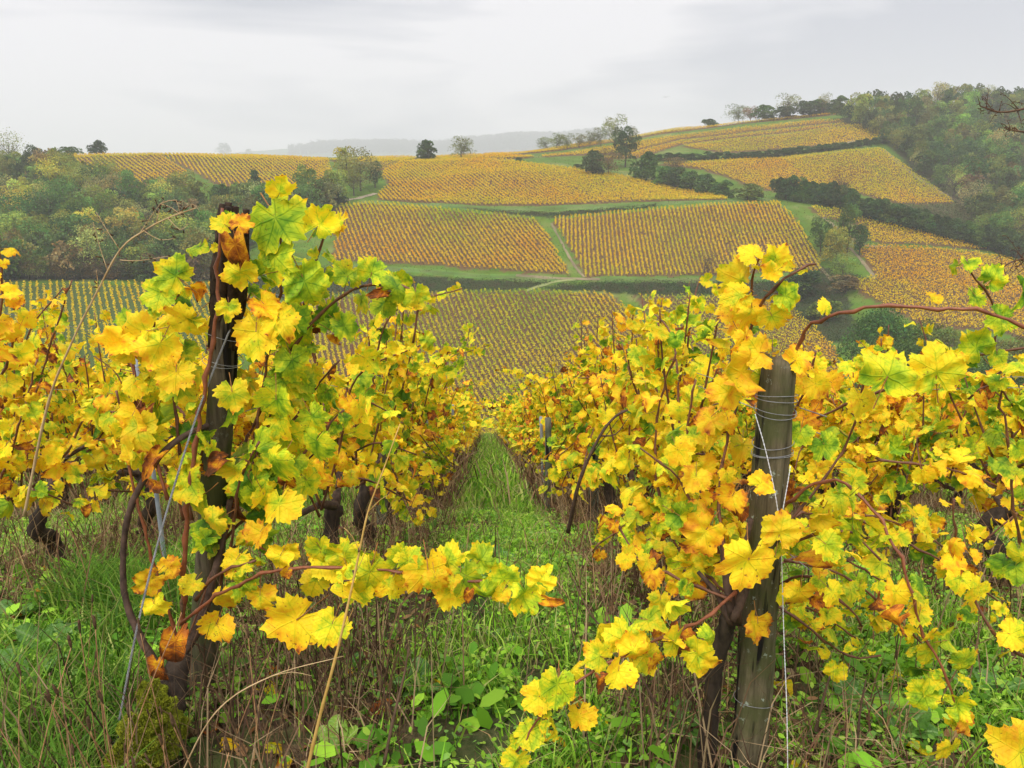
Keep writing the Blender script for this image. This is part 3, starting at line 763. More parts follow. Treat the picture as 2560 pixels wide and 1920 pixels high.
for i, (u, v, h, w, k, c) in enumerate([(2180,1010,240,190,'big','green'),(2300,1020,215,170,'big','olive'),(2240,1060,220,190,'big','green'),(2420,1050,190,180,'big','lime'),(2540,1040,200,190,'big','olive'),(2350,1080,190,180,'big','dark'),(2480,1090,180,170,'big','green'),(2620,1060,220,190,'big','green')]):
    tpx(u, v, h, w, k, c, ['tall feathery green tree in the valley behind the arching cane', 'olive valley tree just below the bare soil patch', 'full green valley tree behind the right hand vines',
        'light green valley tree under the soil patch', 'olive valley tree near the picture edge', 'dark valley tree low behind the vines', 'mid green valley tree low behind the vines', 'green valley tree at the outer right edge'][i])
for i, (u, v, h, w, c) in enumerate([(1772,314,18,46,'green'),(1845,307,34,56,'olive'),(1876,304,32,40,'rust'),(1905,301,32,60,'green'),(1972,295,44,58,'pale'),(1962,296,26,64,'dark'),(2010,291,32,64,'dark'),(2052,288,34,66,'green'),(2058,288,46,30,'pale'),(2092,284,38,52,'green')]):
    tpx(u, v, h, w, 'bush' if c in ('dark', 'green') else 'airy', c, 'small %s tree in the thin line along the right skyline' % {'green':'green','olive':'olive','rust':'reddish','pale':'pale bare','dark':'dark'}[c], 'small trees along the right skyline')
for i in range(30):
    f = i / 29; u = 1650 + f * 600; v = 402 - 8 * min(1, f * 2) - max(0, f - 0.45) * 70
    tpx(u, v, R.uniform(12, 19), R.uniform(26, 40), 'bush', 'dark', 'low dark bush in the %s third of the thin hedge above the yellow-green plot' % ('left', 'middle', 'right')[i // 10], 'bushes of the thin dark hedge', **BU)
tpx(1440+5, 420, 9, 26, 'bush', 'dark', 'tiny dark bush on the grass strip above the golden plot', **BU)
tpx(1297, 402, 8, 22, 'bush', 'dark', 'tiny dark bush near the narrow orange strip', **BU)
# the woods
TL = {'dark': 'dark green', 'green': 'mid green', 'olive': 'olive', 'pale': 'pale olive', 'yellow': 'yellowish', 'brown': 'brown bare', 'lime': 'light green', 'rust': 'rusty'}
def wood(poly, n, nt, hr, colors, where, seed):
    rg = random.Random(seed); x0, y0 = poly.min(0); x1, y1 = poly.max(0); pts = []; tries = 0
    while len(pts) < n and tries < 60000:
        tries += 1
        x, y = rg.uniform(x0, x1), rg.uniform(y0, y1)
        if abs(x / y) > 0.78: continue
        md = 4.9
        if not inside(np.array([x]), np.array([y]), poly)[0] or any((x - a) ** 2 + (y - b) ** 2 < md * md for a, b in pts): continue
        pts.append((x, y))
    rg.shuffle(pts); masses = pts[nt:]; pts = sorted(pts[:nt], key=lambda q: q[1])
    ym = np.percentile([q[1] for q in pts], [25, 75]); xm = np.median([q[0] / q[1] for q in pts])
    for x, y in pts:
        c = rg.choices(list(colors), list(colors.values()))[0]
        h = rg.uniform(*hr); k = 'airy' if c in ('pale', 'brown') else rg.choice(['round', 'round', 'airy'])
        w = h * rg.uniform(0.75, 1.15)
        if c in ('pale', 'brown') and rg.random() < 0.3: k = 'bare'
        tree(Vector((x, y, float(H(x, y)) - 0.1)), h, w, k, jc(tuple(1.5 * q for q in GR[c]), 0.16), '%s %s tree %s of the wood %s' % ('small' if h < hr[0] + (hr[1] - hr[0]) * 0.33 else ('tall' if h > hr[0] + (hr[1] - hr[0]) * 0.67 else 'mid-sized'), TL[c], ('at the foot' if y < ym[0] else ('near the top edge' if y > ym[1] else 'in the middle')), where), 'trees of the wood ' + where)
    mass_wood(masses, hr, colors, 'closed tree mass filling the wood ' + where, rg)
def mass_wood(pts, hr, colors, label, rg):
    base = [crown_mesh('tmp', 900 + i, 14, 700, 0.95) for i in range(3)]; Vs, Qs, cs, off = [], [], [], 0
    for x, y in pts:
        b = rg.choice(base); n = len(b.vertices); V = np.empty(n * 3, np.float32); b.vertices.foreach_get('co', V); V = V.reshape(-1, 3)
        cc = np.empty(n * 4, np.float32); b.color_attributes['col'].data.foreach_get('color', cc)
        c = rg.choices(list(colors), list(colors.values()))[0]; h = rg.uniform(*hr) * 0.9; w = h * rg.uniform(0.65, 0.95); th = rg.uniform(0, 6.28)
        Rm = np.array([[math.cos(th), -math.sin(th), 0], [math.sin(th), math.cos(th), 0], [0, 0, 1]])
        Vs.append((V @ Rm.T) * [w, w, h * 0.95] + [x, y, float(H(x, y))]); Qs.append(np.arange(n).reshape(-1, 4) + off); off += n
        cs.append(cc.reshape(-1, 4)[:, :3] * np.array(jc(GR[c], 0.2)))
    for b in base: bpy.data.meshes.remove(b)
    o = link('wood_mass', mesh_np('wood_mass', np.vstack(Vs), np.vstack(Qs), [M['row']], attrs={'col': np.vstack(cs)}, smooth=False)); tag(o, label, 'wood', kind='stuff')
wood(WOOD_L, 260, 130, (7.5, 12.5), {'dark': 3, 'green': 5, 'olive': 6, 'pale': 3, 'yellow': 1.4, 'lime': 1.2, 'brown': 0.3}, 'on the left slope', 3)
wood(WOOD_R, 520, 140, (7, 13), {'dark': 3, 'green': 5, 'olive': 5, 'pale': 3, 'lime': 1.8, 'brown': 0.5}, 'on the right hilltop', 4)
# brown scrub at the foot of the left wood
for i in range(26):
    u = -20 + i * 23
    tpx(u, 702 - R.uniform(0, 8), R.uniform(38, 62), R.uniform(50, 80), R.choice(['bush', 'airy']), R.choice(['brown', 'brown', 'olive', 'dark']), 'brownish scrub bush %s the foot of the left wood' % ('at the outer left end of' if i < 6 else 'left of the middle of' if i < 13 else 'right of the middle of' if i < 20 else 'at the right end of'), 'scrub bushes at the foot of the left wood', **BU)
for i in range(14):
    u = 560 + i * 21
    tpx(u, 512 - abs(i - 7) * 0.5, R.uniform(34, 48), R.uniform(50, 66), 'bush', R.choice(['green', 'dark', 'green']), 'rounded green bush in the hedge below the left orange plot', 'hedge bushes below the left orange plot', **BU)
# dark scrub on the terrace banks
def scrub(w, n, hgt, cols, label, seed, size=0.3):
    rng = np.random.default_rng(seed); lo, hi = w.min(0), w.max(0)
    xy = rng.uniform(lo, hi, (n * 6, 2)); xy = xy[inside(xy[:, 0], xy[:, 1], w)][:n]
    g = vnoise(xy[:, 0], xy[:, 1], 2.5, seed)
    C = np.column_stack([xy, H(xy[:, 0], xy[:, 1]) + rng.random(len(xy)) * hgt * (0.3 + g)])
    V, Q = quads_at(C, size, rng, 0.5)
    cc = np.array(cols)[(vnoise(xy[:, 0], xy[:, 1], 4, seed + 3) * len(cols)).astype(int).clip(0, len(cols) - 1)] * (0.6 + 0.8 * rng.random((len(xy), 1)))
    o = link('scrub', mesh_np('scrub', V, Q, [M['row']], attrs={'col': np.repeat(cc, 4, 0)}, smooth=False))
    tag(o, label, 'scrub', kind='stuff')
SCC = [(0.045, 0.065, 0.022), (0.085, 0.08, 0.038), (0.05, 0.085, 0.025), (0.10, 0.075, 0.045)]
scrub(BW['left'], 16000, 0.9, SCC, 'dark rough scrub on the bank left of the short track', 1)
scrub(BW['right'], 16000, 0.9, SCC, 'dark rough scrub on the bank below the striped plot', 2)
scrub(BW['upper'], 4000, 0.5, SCC, 'low dark scrub under the upper grass road', 3)
scrub(WEDGE, 9000, 1.3, [(0.13, 0.12, 0.05), (0.09, 0.12, 0.04), (0.16, 0.13, 0.07), (0.07, 0.09, 0.03)], 'rough olive scrub between the long hedge and the right wood', 5, 0.5)
scrub(BW['gully'], 8000, 1.0, SCC, 'brown and green scrub in the gully', 4)
# rough grass tufts on the lanes and verges
def verge_grass():
    rng = np.random.default_rng(61); n = 150000
    Y = rng.uniform(185, 430, n); a = rng.uniform(-0.68, 0.74, n); X = a * Y
    k = rng.random(n) < np.clip(vnoise(X, Y, 5, 8) * 1.3, 0.15, 1)
    for p in PLOTS.values(): k &= ~inside(X, Y, p['w'])
    for w in (WOOD_L, WOOD_R, BW['left'], BW['right']): k &= ~inside(X, Y, w)
    X, Y = X[k], Y[k]
    C = np.column_stack([X, Y, H(X, Y) + rng.random(len(X)) * 0.22])
    V, Q = quads_at(C, 0.34, rng, 0.4)
    t = vnoise(X, Y, 6, 12)[:, None] + 0.25 * rng.random((len(X), 1)) - 0.3
    c = np.array([0.085, 0.16, 0.028]) * (0.7 + 0.5 * rng.random((len(X), 1))) * (1 - np.clip(t, 0, 0.8)) + np.array([0.24, 0.21, 0.09]) * np.clip(t, 0, 0.8)
    o = link('grass', mesh_np('grass', V, Q, [M['row']], attrs={'col': np.repeat(c, 4, 0)}, smooth=False)); tag(o, 'rough grass on the lanes and verges across the valley', 'grass', kind='stuff')
verge_grass()
# a bird over the hill
def bird():
    c = P(1665, 243, 120); V = np.array([(0, -0.25, 0), (0.05, 0, 0.05), (0, 0.25, 0), (-0.05, 0, 0.05), (0, 0, -0.06), (0.55, 0.05, 0.14), (0.28, -0.10, 0.10), (0.28, 0.10, 0.09), (-0.55, 0.05, -0.02), (-0.28, -0.10, 0.05), (-0.28, 0.10, 0.04), (0.07, 0.36, 0), (-0.07, 0.36, 0)], float)
    T = np.array([(0, 1, 3), (1, 2, 3), (0, 4, 1), (0, 3, 4), (1, 4, 2), (3, 2, 4), (1, 6, 7), (6, 5, 7), (3, 10, 9), (9, 10, 8), (2, 11, 12)])
    m = simple('bird_feathers', (0.10, 0.09, 0.08), (0.2, 0.18, 0.16), 5)
    tag(link('bird', mesh_np('bird', V, T, [m], smooth=False), loc=c), 'tiny dark bird flying in front of the pale cloud', 'bird')
bird()
# misty far hill
def far_wood():
    rng = np.random.default_rng(8); Vs, Qs, cs = [], [], []; off = 0
    base = crown_mesh('tmp', 99, 10, 220, 1.5)
    n = len(base.vertices); V0 = np.empty(n * 3, np.float32); base.vertices.foreach_get('co', V0); V0 = V0.reshape(-1, 3)
    Q0 = np.arange(n).reshape(-1, 4)
    for i in range(1900):
        f = rng.random(); Y = rng.uniform(4000, 4560)
        u = 745 + 790 * f
        a = (u - 1280) / F_PX
        x = a * Y
        hh = rng.uniform(12, 28) + 75 * vnoise(np.array([x]), np.array([0.0]), 230, 3)[0] * (0.3 + f) * (1 if 800 < u < 1500 else 0.3)
        s = np.array([hh * 0.9, hh * 0.9, hh]); th = rng.uniform(0, 6.28)
        Rm = np.array([[math.cos(th), -math.sin(th), 0], [math.sin(th), math.cos(th), 0], [0, 0, 1]])
        V = (V0 @ Rm.T) * s + [x, Y, float(H(x, Y)) - 2]
        Vs.append(V); Qs.append(Q0 + off); off += n
        cs.append(np.tile(np.array([0.035, 0.055, 0.03]) * rng.uniform(0.8, 1.2), (n, 1)))
    bpy.data.meshes.remove(base)
    o = link('far_wood', mesh_np('far_wood', np.vstack(Vs), np.vstack(Qs), [M['row']], attrs={'col': np.vstack(cs)}, smooth=False))
    tag(o, 'wood on the far hill fading into the mist', 'wood', kind='stuff')
far_wood()
for u, w, lab in ((590, 34, 'larger misty round tree on the far slope'), (650, 18, 'smaller misty tree on the far slope')):
    Y = 3900.0; x = (u - 1280) / F_PX * Y
    z = CAM_H + float(e_of_v(388)) * Y
    tree(Vector((x, Y, min(z, float(H(x, Y))))), w * 0.8 * Y / F_PX + max(0, z - float(H(x, Y))), w * 1.2 * Y / F_PX, 'round', GR['dark'], lab)

# ------------------------------------------------------------------ near ground
def build_near():
    xs = np.unique(np.concatenate([np.linspace(-52, -9, 40), np.arange(-9, 9, 0.09), np.linspace(9, 52, 40)]))
    ys = np.unique(np.concatenate([np.linspace(-25, 0, 14), np.arange(0, 9, 0.09), np.arange(9, 44, 0.4), [44.0]]))
    X, Y = np.meshgrid(xs, ys)
    Z = Hnear(X, Y) + (vnoise(X, Y, 0.35, 3) - 0.5) * 0.035 + (vnoise(X, Y, 0.12, 4) - 0.5) * 0.02 * (np.abs(X) < 9)
    Z[-1] = Hnear(X[-1], 44.0)
    rowx = ((X + 0.034 * (Y - 2.2) + 0.775) / 1.55); d = np.abs(rowx - np.round(rowx)) * 1.55
    al = np.clip((d - 0.42) / 0.2, 0, 1) * 0.55
    col = np.zeros(X.shape + (4,)); col[..., :3] = (0.045, 0.085, 0.02); col[..., 3] = al
    V = np.stack([X, Y, Z], -1).reshape(-1, 3); ny, nx = X.shape
    i = np.arange(ny - 1)[:, None] * nx; j = np.arange(nx - 1)[None]
    Q = np.stack([i + j, i + j + 1, i + nx + j + 1, i + nx + j], -1).reshape(-1, 4)
    o = link('ground', mesh_np('ground', V, Q, [M['near_ground']], attrs={'col': col.reshape(-1, 4)}))
    tag(o, 'brown soil and litter of the near vineyard slope', kind='structure')
build_near()

# ------------------------------------------------------------------ vine leaves
OUT = [(0,1.0),(14,0.93),(28,0.80),(36,0.76),(48,0.88),(58,0.92),(72,0.84),(86,0.74),(96,0.74),(108,0.78),(122,0.74),(138,0.68),(152,0.66),(163,0.58),(172,0.30),(180,0.08)]
def leaf_geo(nang, rings, seed, cup=0.15, fold=0.1, rip=0.08, droop=0.15, curl=0.0, lob=1.0, petiole=True):
    rng = np.random.default_rng(seed)
    th = np.linspace(-np.pi, np.pi, nang, endpoint=False) + np.pi / nang
    deg = np.abs(np.degrees(th))
    r = np.interp(deg, [a for a, _ in OUT], [b for _, b in OUT])
    r = 0.82 + (r - 0.82) * lob if lob != 1 else r
    r = np.where(deg > 168, np.minimum(r, 0.34), r)
    ph = rng.uniform(0, 6.28, 4)
    r = r * (1 + 0.05 * np.sin(th * 2 + ph[0]) + 0.04 * np.sin(th * 5 + ph[1]))
    if nang >= 40:
        kk = np.arange(nang) % 4
        r = r * (1 + 0.07 * (kk == 0) + 0.01 * (kk == 1) - 0.03 * (kk == 2) - 0.04 * (kk == 3) + 0.03 * rng.normal(size=nang))
        for _ in range(rng.integers(0, 5)):                      # torn or eaten bites
            c = rng.uniform(-2.6, 2.6); r = r * (1 - rng.uniform(0.12, 0.4) * np.exp(-((th - c) / rng.uniform(0.06, 0.16)) ** 2))
    wv = rng.normal(0, 1, (4, 2)) * np.array([[2.0], [2.8], [4.2], [6.5]]); wp = rng.uniform(0, 6.28, 4)
    V = [np.array([[0, 0, rip * sum(am * math.sin(w_) for am, w_ in zip((0.62, 0.45, 0.22, 0.12), wp))]])]; fr = np.linspace(0, 1, rings + 1)[1:]
    for f in fr:
        x, y = np.sin(th) * r * f, np.cos(th) * r * f
        rr = r * f
        z = -cup * rr ** 2 + fold * np.abs(x) - droop * np.clip(y, 0, 2) ** 2
        for q, am in enumerate((0.62, 0.45, 0.22, 0.12)): z = z + rip * am * np.sin(x * wv[q, 0] + y * wv[q, 1] + wp[q])
        z = z + 0.30 * rip * rr ** 4 * np.sin(9 * th + ph[3])
        V.append(np.column_stack([x, y, z]))
    V = np.vstack(V); UV = V[:, :2].copy()
    if curl:                                                     # rolled, dried leaf
        ang = V[:, 0] * curl; rad = 1 / curl
        V = np.column_stack([np.sin(ang) * rad * (1 - 0.15 * np.abs(V[:, 1])), V[:, 1], V[:, 2] + (1 - np.cos(ang)) * rad])
    j = np.arange(nang); k = (j + 1) % nang
    fs_t = np.stack([np.zeros(nang, int), 1 + j, 1 + k], -1)
    qs = []
    for q in range(rings - 1):
        o = 1 + q * nang
        qs.append(np.stack([o + j, o + k, o + nang + k, o + nang + j], -1))
    Q = np.vstack(qs) if qs else np.zeros((0, 4), int)
    Q = Q[:, ::-1]
    nf = len(fs_t) + len(Q)
    faces = [fs_t, Q]; mi = np.zeros(nf, int)
    if petiole:
        pts = np.array([(0, 0, -0.005), (0, -0.28, -0.10), (0.03, -0.62, -0.30), (0.05, -0.95, -0.42)])
        PV, PF = tube_geo(pts, [0.022, 0.018, 0.018, 0.024], 3, cap=False)
        faces = [fs_t, np.vstack([Q, PF[0] + len(V)])]
        mi = np.concatenate([mi, np.ones(len(PF[0]), int)])
        UV = np.vstack([UV, np.full((len(PV), 2), 0.2)]); V = np.vstack([V, PV])
    return V, faces, UV, mi
HERO = []; CURLED = []
for i in range(26):
    rg = random.Random(i)
    V, F, UV, mi = leaf_geo(76, 5, 100 + i, rg.uniform(-0.15, 0.4), rg.uniform(-0.5, 0.45), rg.uniform(0.16, 0.36), rg.uniform(-0.05, 0.5), rg.uniform(0.7, 1.3) if i % 4 == 3 else 0, rg.uniform(0.6, 1.3))
    HERO.append(mesh_np('leaf', V, F, [M['leaf_obj'], M['petiole']], mi, UV))
for i in range(4):
    V, F, UV, mi = leaf_geo(48, 4, 200 + i, 0.25, 0.1, 0.22, 0.5, [1.6, 2.2, 2.8, 1.9][i], 1.0)
    CURLED.append(mesh_np('leaf', V, F, [M['leaf_obj'], M['petiole']], mi, UV))
MIDG = [leaf_geo(24, 2, 300 + i, 0.1 + 0.05 * i, 0.05 * i, 0.14, 0.1 + 0.06 * i, 0, 1.1, False) for i in range(5)]
LOWG = [leaf_geo(8, 1, 400 + i, 0.15, 0.1, 0.15, 0.2, 0, 0.8, False) for i in range(3)]

def basis(n, t):
    n = np.asarray(n, float); n = n / (np.linalg.norm(n) + 1e-9)
    t = np.asarray(t, float); t = t - n * n.dot(t); t /= np.linalg.norm(t) + 1e-9
    return np.cross(t, n), t, n
n_leaf = 0
def put_leaf(root, org, pos, n, t, size, tc, mesh=None, label=None, rng=None):
    global n_leaf
    n_leaf += 1
    x, t, n = basis(n, t)
    if mesh is None:
        mesh = CURLED[rng.integers(len(CURLED))] if (tc > 0.76 and rng.random() < 0.75) or rng.random() < 0.05 else HERO[rng.integers(len(HERO))]
    o = link('leaf', mesh, root)
    m = Matrix([[x[i] * size, t[i] * size, n[i] * size, pos[i] - org[i]] for i in range(3)] + [[0, 0, 0, 1]])
    o.matrix_basis = m
    o.color = (float(tc), float(rng.random()), float(rng.random()), 1)
    if label: o['label'] = label
    return o
def leaf_specs(rng, cane, tmean, tsd, size, dens=1.0, start=0.12, side=None, step=0.045, face=None):
    """leaves set alternately along a cane"""
    p = resample(cane, 0.02); L = np.concatenate([[0], np.cumsum(np.linalg.norm(np.diff(p, axis=0), axis=1))])
    tot = L[-1]; out = []; s = start; k = rng.integers(2); ct = rng.normal(0, tsd * 0.6)
    while s < tot:
        i = int(np.searchsorted(L, s)); i = min(i, len(p) - 2)
        for rep in range(2):
            if rng.random() > dens * (1.0 if rep == 0 else 0.55): continue
            d = p[i + 1] - p[i]; d /= np.linalg.norm(d) + 1e-9
            ph = rng.uniform(0, 6.28)
            sd = np.array([math.cos(ph), math.sin(ph), rng.uniform(-0.2, 0.5)])
            if side is not None: sd = sd * 0.75 + np.asarray(side) * rng.uniform(0.2, 1.0)
            sd -= d * d.dot(sd); sd /= np.linalg.norm(sd) + 1e-9
            tip_f = 1 - 0.45 * max(0, (s / tot - 0.72) / 0.28)
            sz = size * rng.uniform(0.5, 1.22) * tip_f
            pos = p[i] + sd * sz * rng.uniform(0.7, 1.5)
            nrm = sd * 0.7 + np.array([0, 0, 0.45]) + rng.normal(0, 0.55, 3)
            if face is not None: nrm = nrm * 0.85 + np.asarray(face) * rng.uniform(0.0, 0.9)
            td = sd * 0.7 + np.array([0, 0, -0.8]) + rng.normal(0, 0.5, 3)
            tc = float(np.clip(tmean - 0.055 + ct + rng.normal(0, tsd), 0.05, 0.97))
            if rng.random() < 0.10: tc = rng.uniform(0.74, 0.97)
            if rng.random() < 0.05: tc = rng.uniform(0.12, 0.25)
            out.append((pos, nrm, td, sz, tc))
        k ^= 1; s += step * rng.uniform(0.8, 1.3)
    return out
def vine_structure(rng, h=1.5, nc=9, reach=0.5, side=0.0, tmean=0.5, tsd=0.08, size=0.06, dens=0.85, nlow=3, zlow=0.08):
    top = rng.uniform(0.38, 0.5)
    trunk = [(rng.normal(0, 0.03), rng.normal(0, 0.04), -0.08), (rng.normal(0, 0.05), rng.normal(0, 0.05), 0.14), (rng.normal(0, 0.05), rng.normal(0, 0.06), 0.3), (0.0, 0.0, top)]
    arms = [[(0, 0, top), (rng.normal(0, 0.03), 0.2, top + 0.1), (rng.normal(0, 0.04), reach * 0.95, top + 0.14)],
            [(0, 0, top), (rng.normal(0, 0.03), -0.2, top + 0.09), (rng.normal(0, 0.04), -reach * 0.8, top + 0.12)]]
    canes, leaves = [], []
    for i in range(nc):
        y0 = rng.uniform(-reach, reach); x0 = rng.normal(0, 0.03)
        z0 = top + 0.1; hh = h * rng.uniform(0.72, 1.08); 
        lean = rng.normal(0, 0.16) + side * 0.05; ly = rng.normal(0, 0.16)
        pts = [(x0, y0, z0), (x0 + lean * 0.5, y0 + ly * 0.3, z0 + (hh - z0) * 0.35), (x0 + lean, y0 + ly * 0.7, z0 + (hh - z0) * 0.75)]
        if rng.random() < 0.35: pts.append((x0 + lean * 2.4, y0 + ly * 1.6, hh - rng.uniform(0.0, 0.25)))
        else: pts.append((x0 + lean * 1.2, y0 + ly, hh))
        canes.append(pts); leaves += leaf_specs(rng, pts, tmean, tsd, size, dens)
    for i in range(nlow):                                                    # low drooping laterals
        y0 = rng.uniform(-reach, reach); s = rng.choice([-1, 1])
        pts = [(0, y0, top + 0.1), (s * 0.16, y0 + rng.normal(0, 0.1), top + 0.2), (s * 0.34, y0 + rng.normal(0, 0.2), top + rng.uniform(-zlow, 0.15))]
        canes.append(pts); leaves += leaf_specs(rng, pts, tmean, tsd, size, dens * 0.9, 0.08)
    return trunk, arms, canes, leaves
def joined_foliage(name, leaves, geos, rng, scale=1.0):
    Vs, UVs, lc = [], [], []; Fs = {}; off = 0
    for pos, n, t, sz, tc in leaves:
        V, F, UV, _ = geos[rng.integers(len(geos))]
        x, tt, nn = basis(n, t)
        Vs.append((V[:, :1] * x + V[:, 1:2] * tt + V[:, 2:] * nn) * sz * scale + np.asarray(pos))
        for f in F:
            if len(f): Fs.setdefault(f.shape[1], []).append(f + off)
        UVs.append(UV); lc.append(np.tile([tc, rng.random(), rng.random()], (len(V), 1))); off += len(V)
    return mesh_np(name, np.vstack(Vs), [np.vstack(f) for f in Fs.values()], [M['leaf_stuff']], None, np.vstack(UVs), {'lc': np.vstack(lc)})

ROWX = lambda r, Y: r - 0.034 * (Y - 2.2)
ROWNAME = {-1: 'the row behind the tall dark left post', 1: 'the row behind the right post', -2: 'the second row to the left', 2: 'the second row to the right', -3: 'the third row to the left', 3: 'the third row to the right', -4: 'the fourth row to the left', 4: 'the fourth row to the right', 5: 'the fifth row to the right'}
ORD = ['first', 'second', 'third', 'fourth', 'fifth', 'sixth', 'seventh', 'eighth', 'ninth', 'tenth', 'eleventh', 'twelfth', 'thirteenth', 'fourteenth', 'fifteenth', 'sixteenth', 'seventeenth', 'eighteenth', 'nineteenth', 'twentieth']
ORD += ['twenty-' + o for o in ORD[:9]] + ['thirtieth'] + ['thirty-' + o for o in ORD[:9]] + ['fortieth']
def rowx(r): return (abs(r) - 0.5) * 1.55 * (1 if r > 0 else -1)
def near_vine(r, k, Y, **kw):
    rng = np.random.default_rng(1000 + r * 57 + k * 13)
    x = ROWX(rowx(r), Y); z = float(Hnear(x, Y)); org = Vector((x, Y, z))
    root = empty('grapevine', org)
    trunk, arms, canes, leaves = vine_structure(rng, **kw)
    tube('trunk', resample(trunk, 0.03), [0.05, 0.045, 0.035, 0.04], M['bark'], root, seg=10, rough=0.28, rng=rng)
    for a in arms: tube('arm', resample(a, 0.05), [0.022, 0.016, 0.01], M['cane_dark'], root, seg=7, rough=0.15, rng=rng)
    for c in canes: tube('cane', resample(c, 0.05), [0.0055, 0.0045, 0.003], M['cane'], root, seg=5, node=0.35, node_every=3)
    for pos, n, t, sz, tc in leaves: put_leaf(root, (0, 0, 0), pos, n, t, sz, tc, rng=rng)
    tone = 'golden' if kw.get('tmean', .5) > 0.53 else ('yellow' if kw.get('tmean', .5) > 0.47 else 'yellow-green')
    tag(root, '%s grapevine, %s plant down %s' % (tone, ORD[k], ROWNAME[r]), 'grapevine', 'grapevines of the near slope')
    return root
# near vines, each leaf its own part
for k, Y in enumerate([3.3, 4.3, 5.3], 1): near_vine(-1, k, Y, h=1.36 + 0.05 * k, nc=9, tmean=[0, 0.52, 0.54, 0.54][k], tsd=0.09, size=0.059, dens=0.95)
for k, Y in enumerate([3.2, 4.2, 5.2], 1): near_vine(1, k, Y, h=[0, 1.38, 1.45, 1.48][k], nc=[0, 10, 10, 9][k], nlow=6, zlow=0.25, tmean=[0, 0.54, 0.56, 0.55][k], tsd=0.10, size=0.061, dens=0.95)
for k, Y in enumerate([3.3, 4.1, 5.0], 0): near_vine(2, k, Y, h=[1.25, 1.22, 1.28][k], nc=[9, 8, 8][k], nlow=8, zlow=0.34, tmean=[0.52, 0.62, 0.60][k], tsd=0.09, size=0.061, dens=0.95)
for k, Y in enumerate([3.7, 4.7], 0): near_vine(-2, k, Y, h=1.45, nc=10, tmean=[0.56, 0.52][k], tsd=0.09, size=0.060, dens=0.9)

# farther vines: foliage too small to pick apart is one part, shared between plants
def variant(seed, geos, **kw):
    rng = np.random.default_rng(seed)
    trunk, arms, canes, leaves = vine_structure(rng, **kw)
    tv, tf = tube_geo(resample(trunk, 0.06), [0.05, 0.04, 0.035, 0.035], 7, 0.25, rng)
    cv, cf = join_geo([tube_geo(resample(c, 0.12), [0.006, 0.005, 0.003], 4) for c in canes] + [tube_geo(resample(a, 0.1), [0.02, 0.012], 5) for a in arms])
    return (mesh_np('trunk', tv, tf, [M['bark']]), mesh_np('cane', cv, cf, [M['cane']]), joined_foliage('foliage', leaves, geos, rng))
MIDV = [variant(500 + i, MIDG, h=1.66, nc=12, tmean=[0.52, 0.58, 0.47, 0.64][i], tsd=0.10, size=0.062, dens=0.95, nlow=6, zlow=0.2) for i in range(4)]
FARV_ = [variant(600 + i, LOWG, h=1.62, nc=11, tmean=[0.54, 0.60, 0.47, 0.66][i], tsd=0.10, size=0.080, dens=0.95, nlow=6, zlow=0.25) for i in range(4)]
def copy_vine(r, k, Y, lib, idx, hs=1.0):
    x = ROWX(rowx(r), Y); root = empty('grapevine', (x, Y, float(Hnear(x, Y))))
    root.rotation_euler = (0, 0, R.choice([0, math.pi]) + R.uniform(-0.12, 0.12)); s = R.uniform(0.88, 1.1); root.scale = (s, s, s * hs)
    for nm, me in zip(('trunk', 'cane', 'foliage'), lib[idx]):
        o = link(nm, me, root)
        if nm != 'trunk': o['kind'] = 'stuff'
    tone = ['yellow', 'golden', 'yellow-green', 'orange'][idx]
    tag(root, '%s grapevine, %s plant down %s' % (tone, ORD[k], ROWNAME[r]), 'grapevine', 'grapevines of the near slope')
for r, y0, y1, hs in ((-1, 6.3, 38, 0.93), (1, 6.2, 38, 0.93), (-2, 5.7, 30, 0.9), (2, 6.0, 30, 0.86), (-3, 6.3, 18, 0.92), (3, 6.0, 20, 0.86), (-4, 8.5, 16, 1.0), (4, 8.0, 18, 0.86), (5, 9.0, 16, 0.86)):
    k = {-1: 4, 1: 4, -2: 2, 2: 3}.get(r, 0); Y = y0
    while Y < y1:
        idx = R.choices([0, 1, 2, 3], [4, 3, 3, 2.5 if Y > 13 else 0.6])[0]
        copy_vine(r, min(k, len(ORD) - 1), Y, MIDV if Y < 12 else FARV_, idx, hs * R.uniform(0.92, 1.08))
        k += 1; Y += R.uniform(0.95, 1.1)

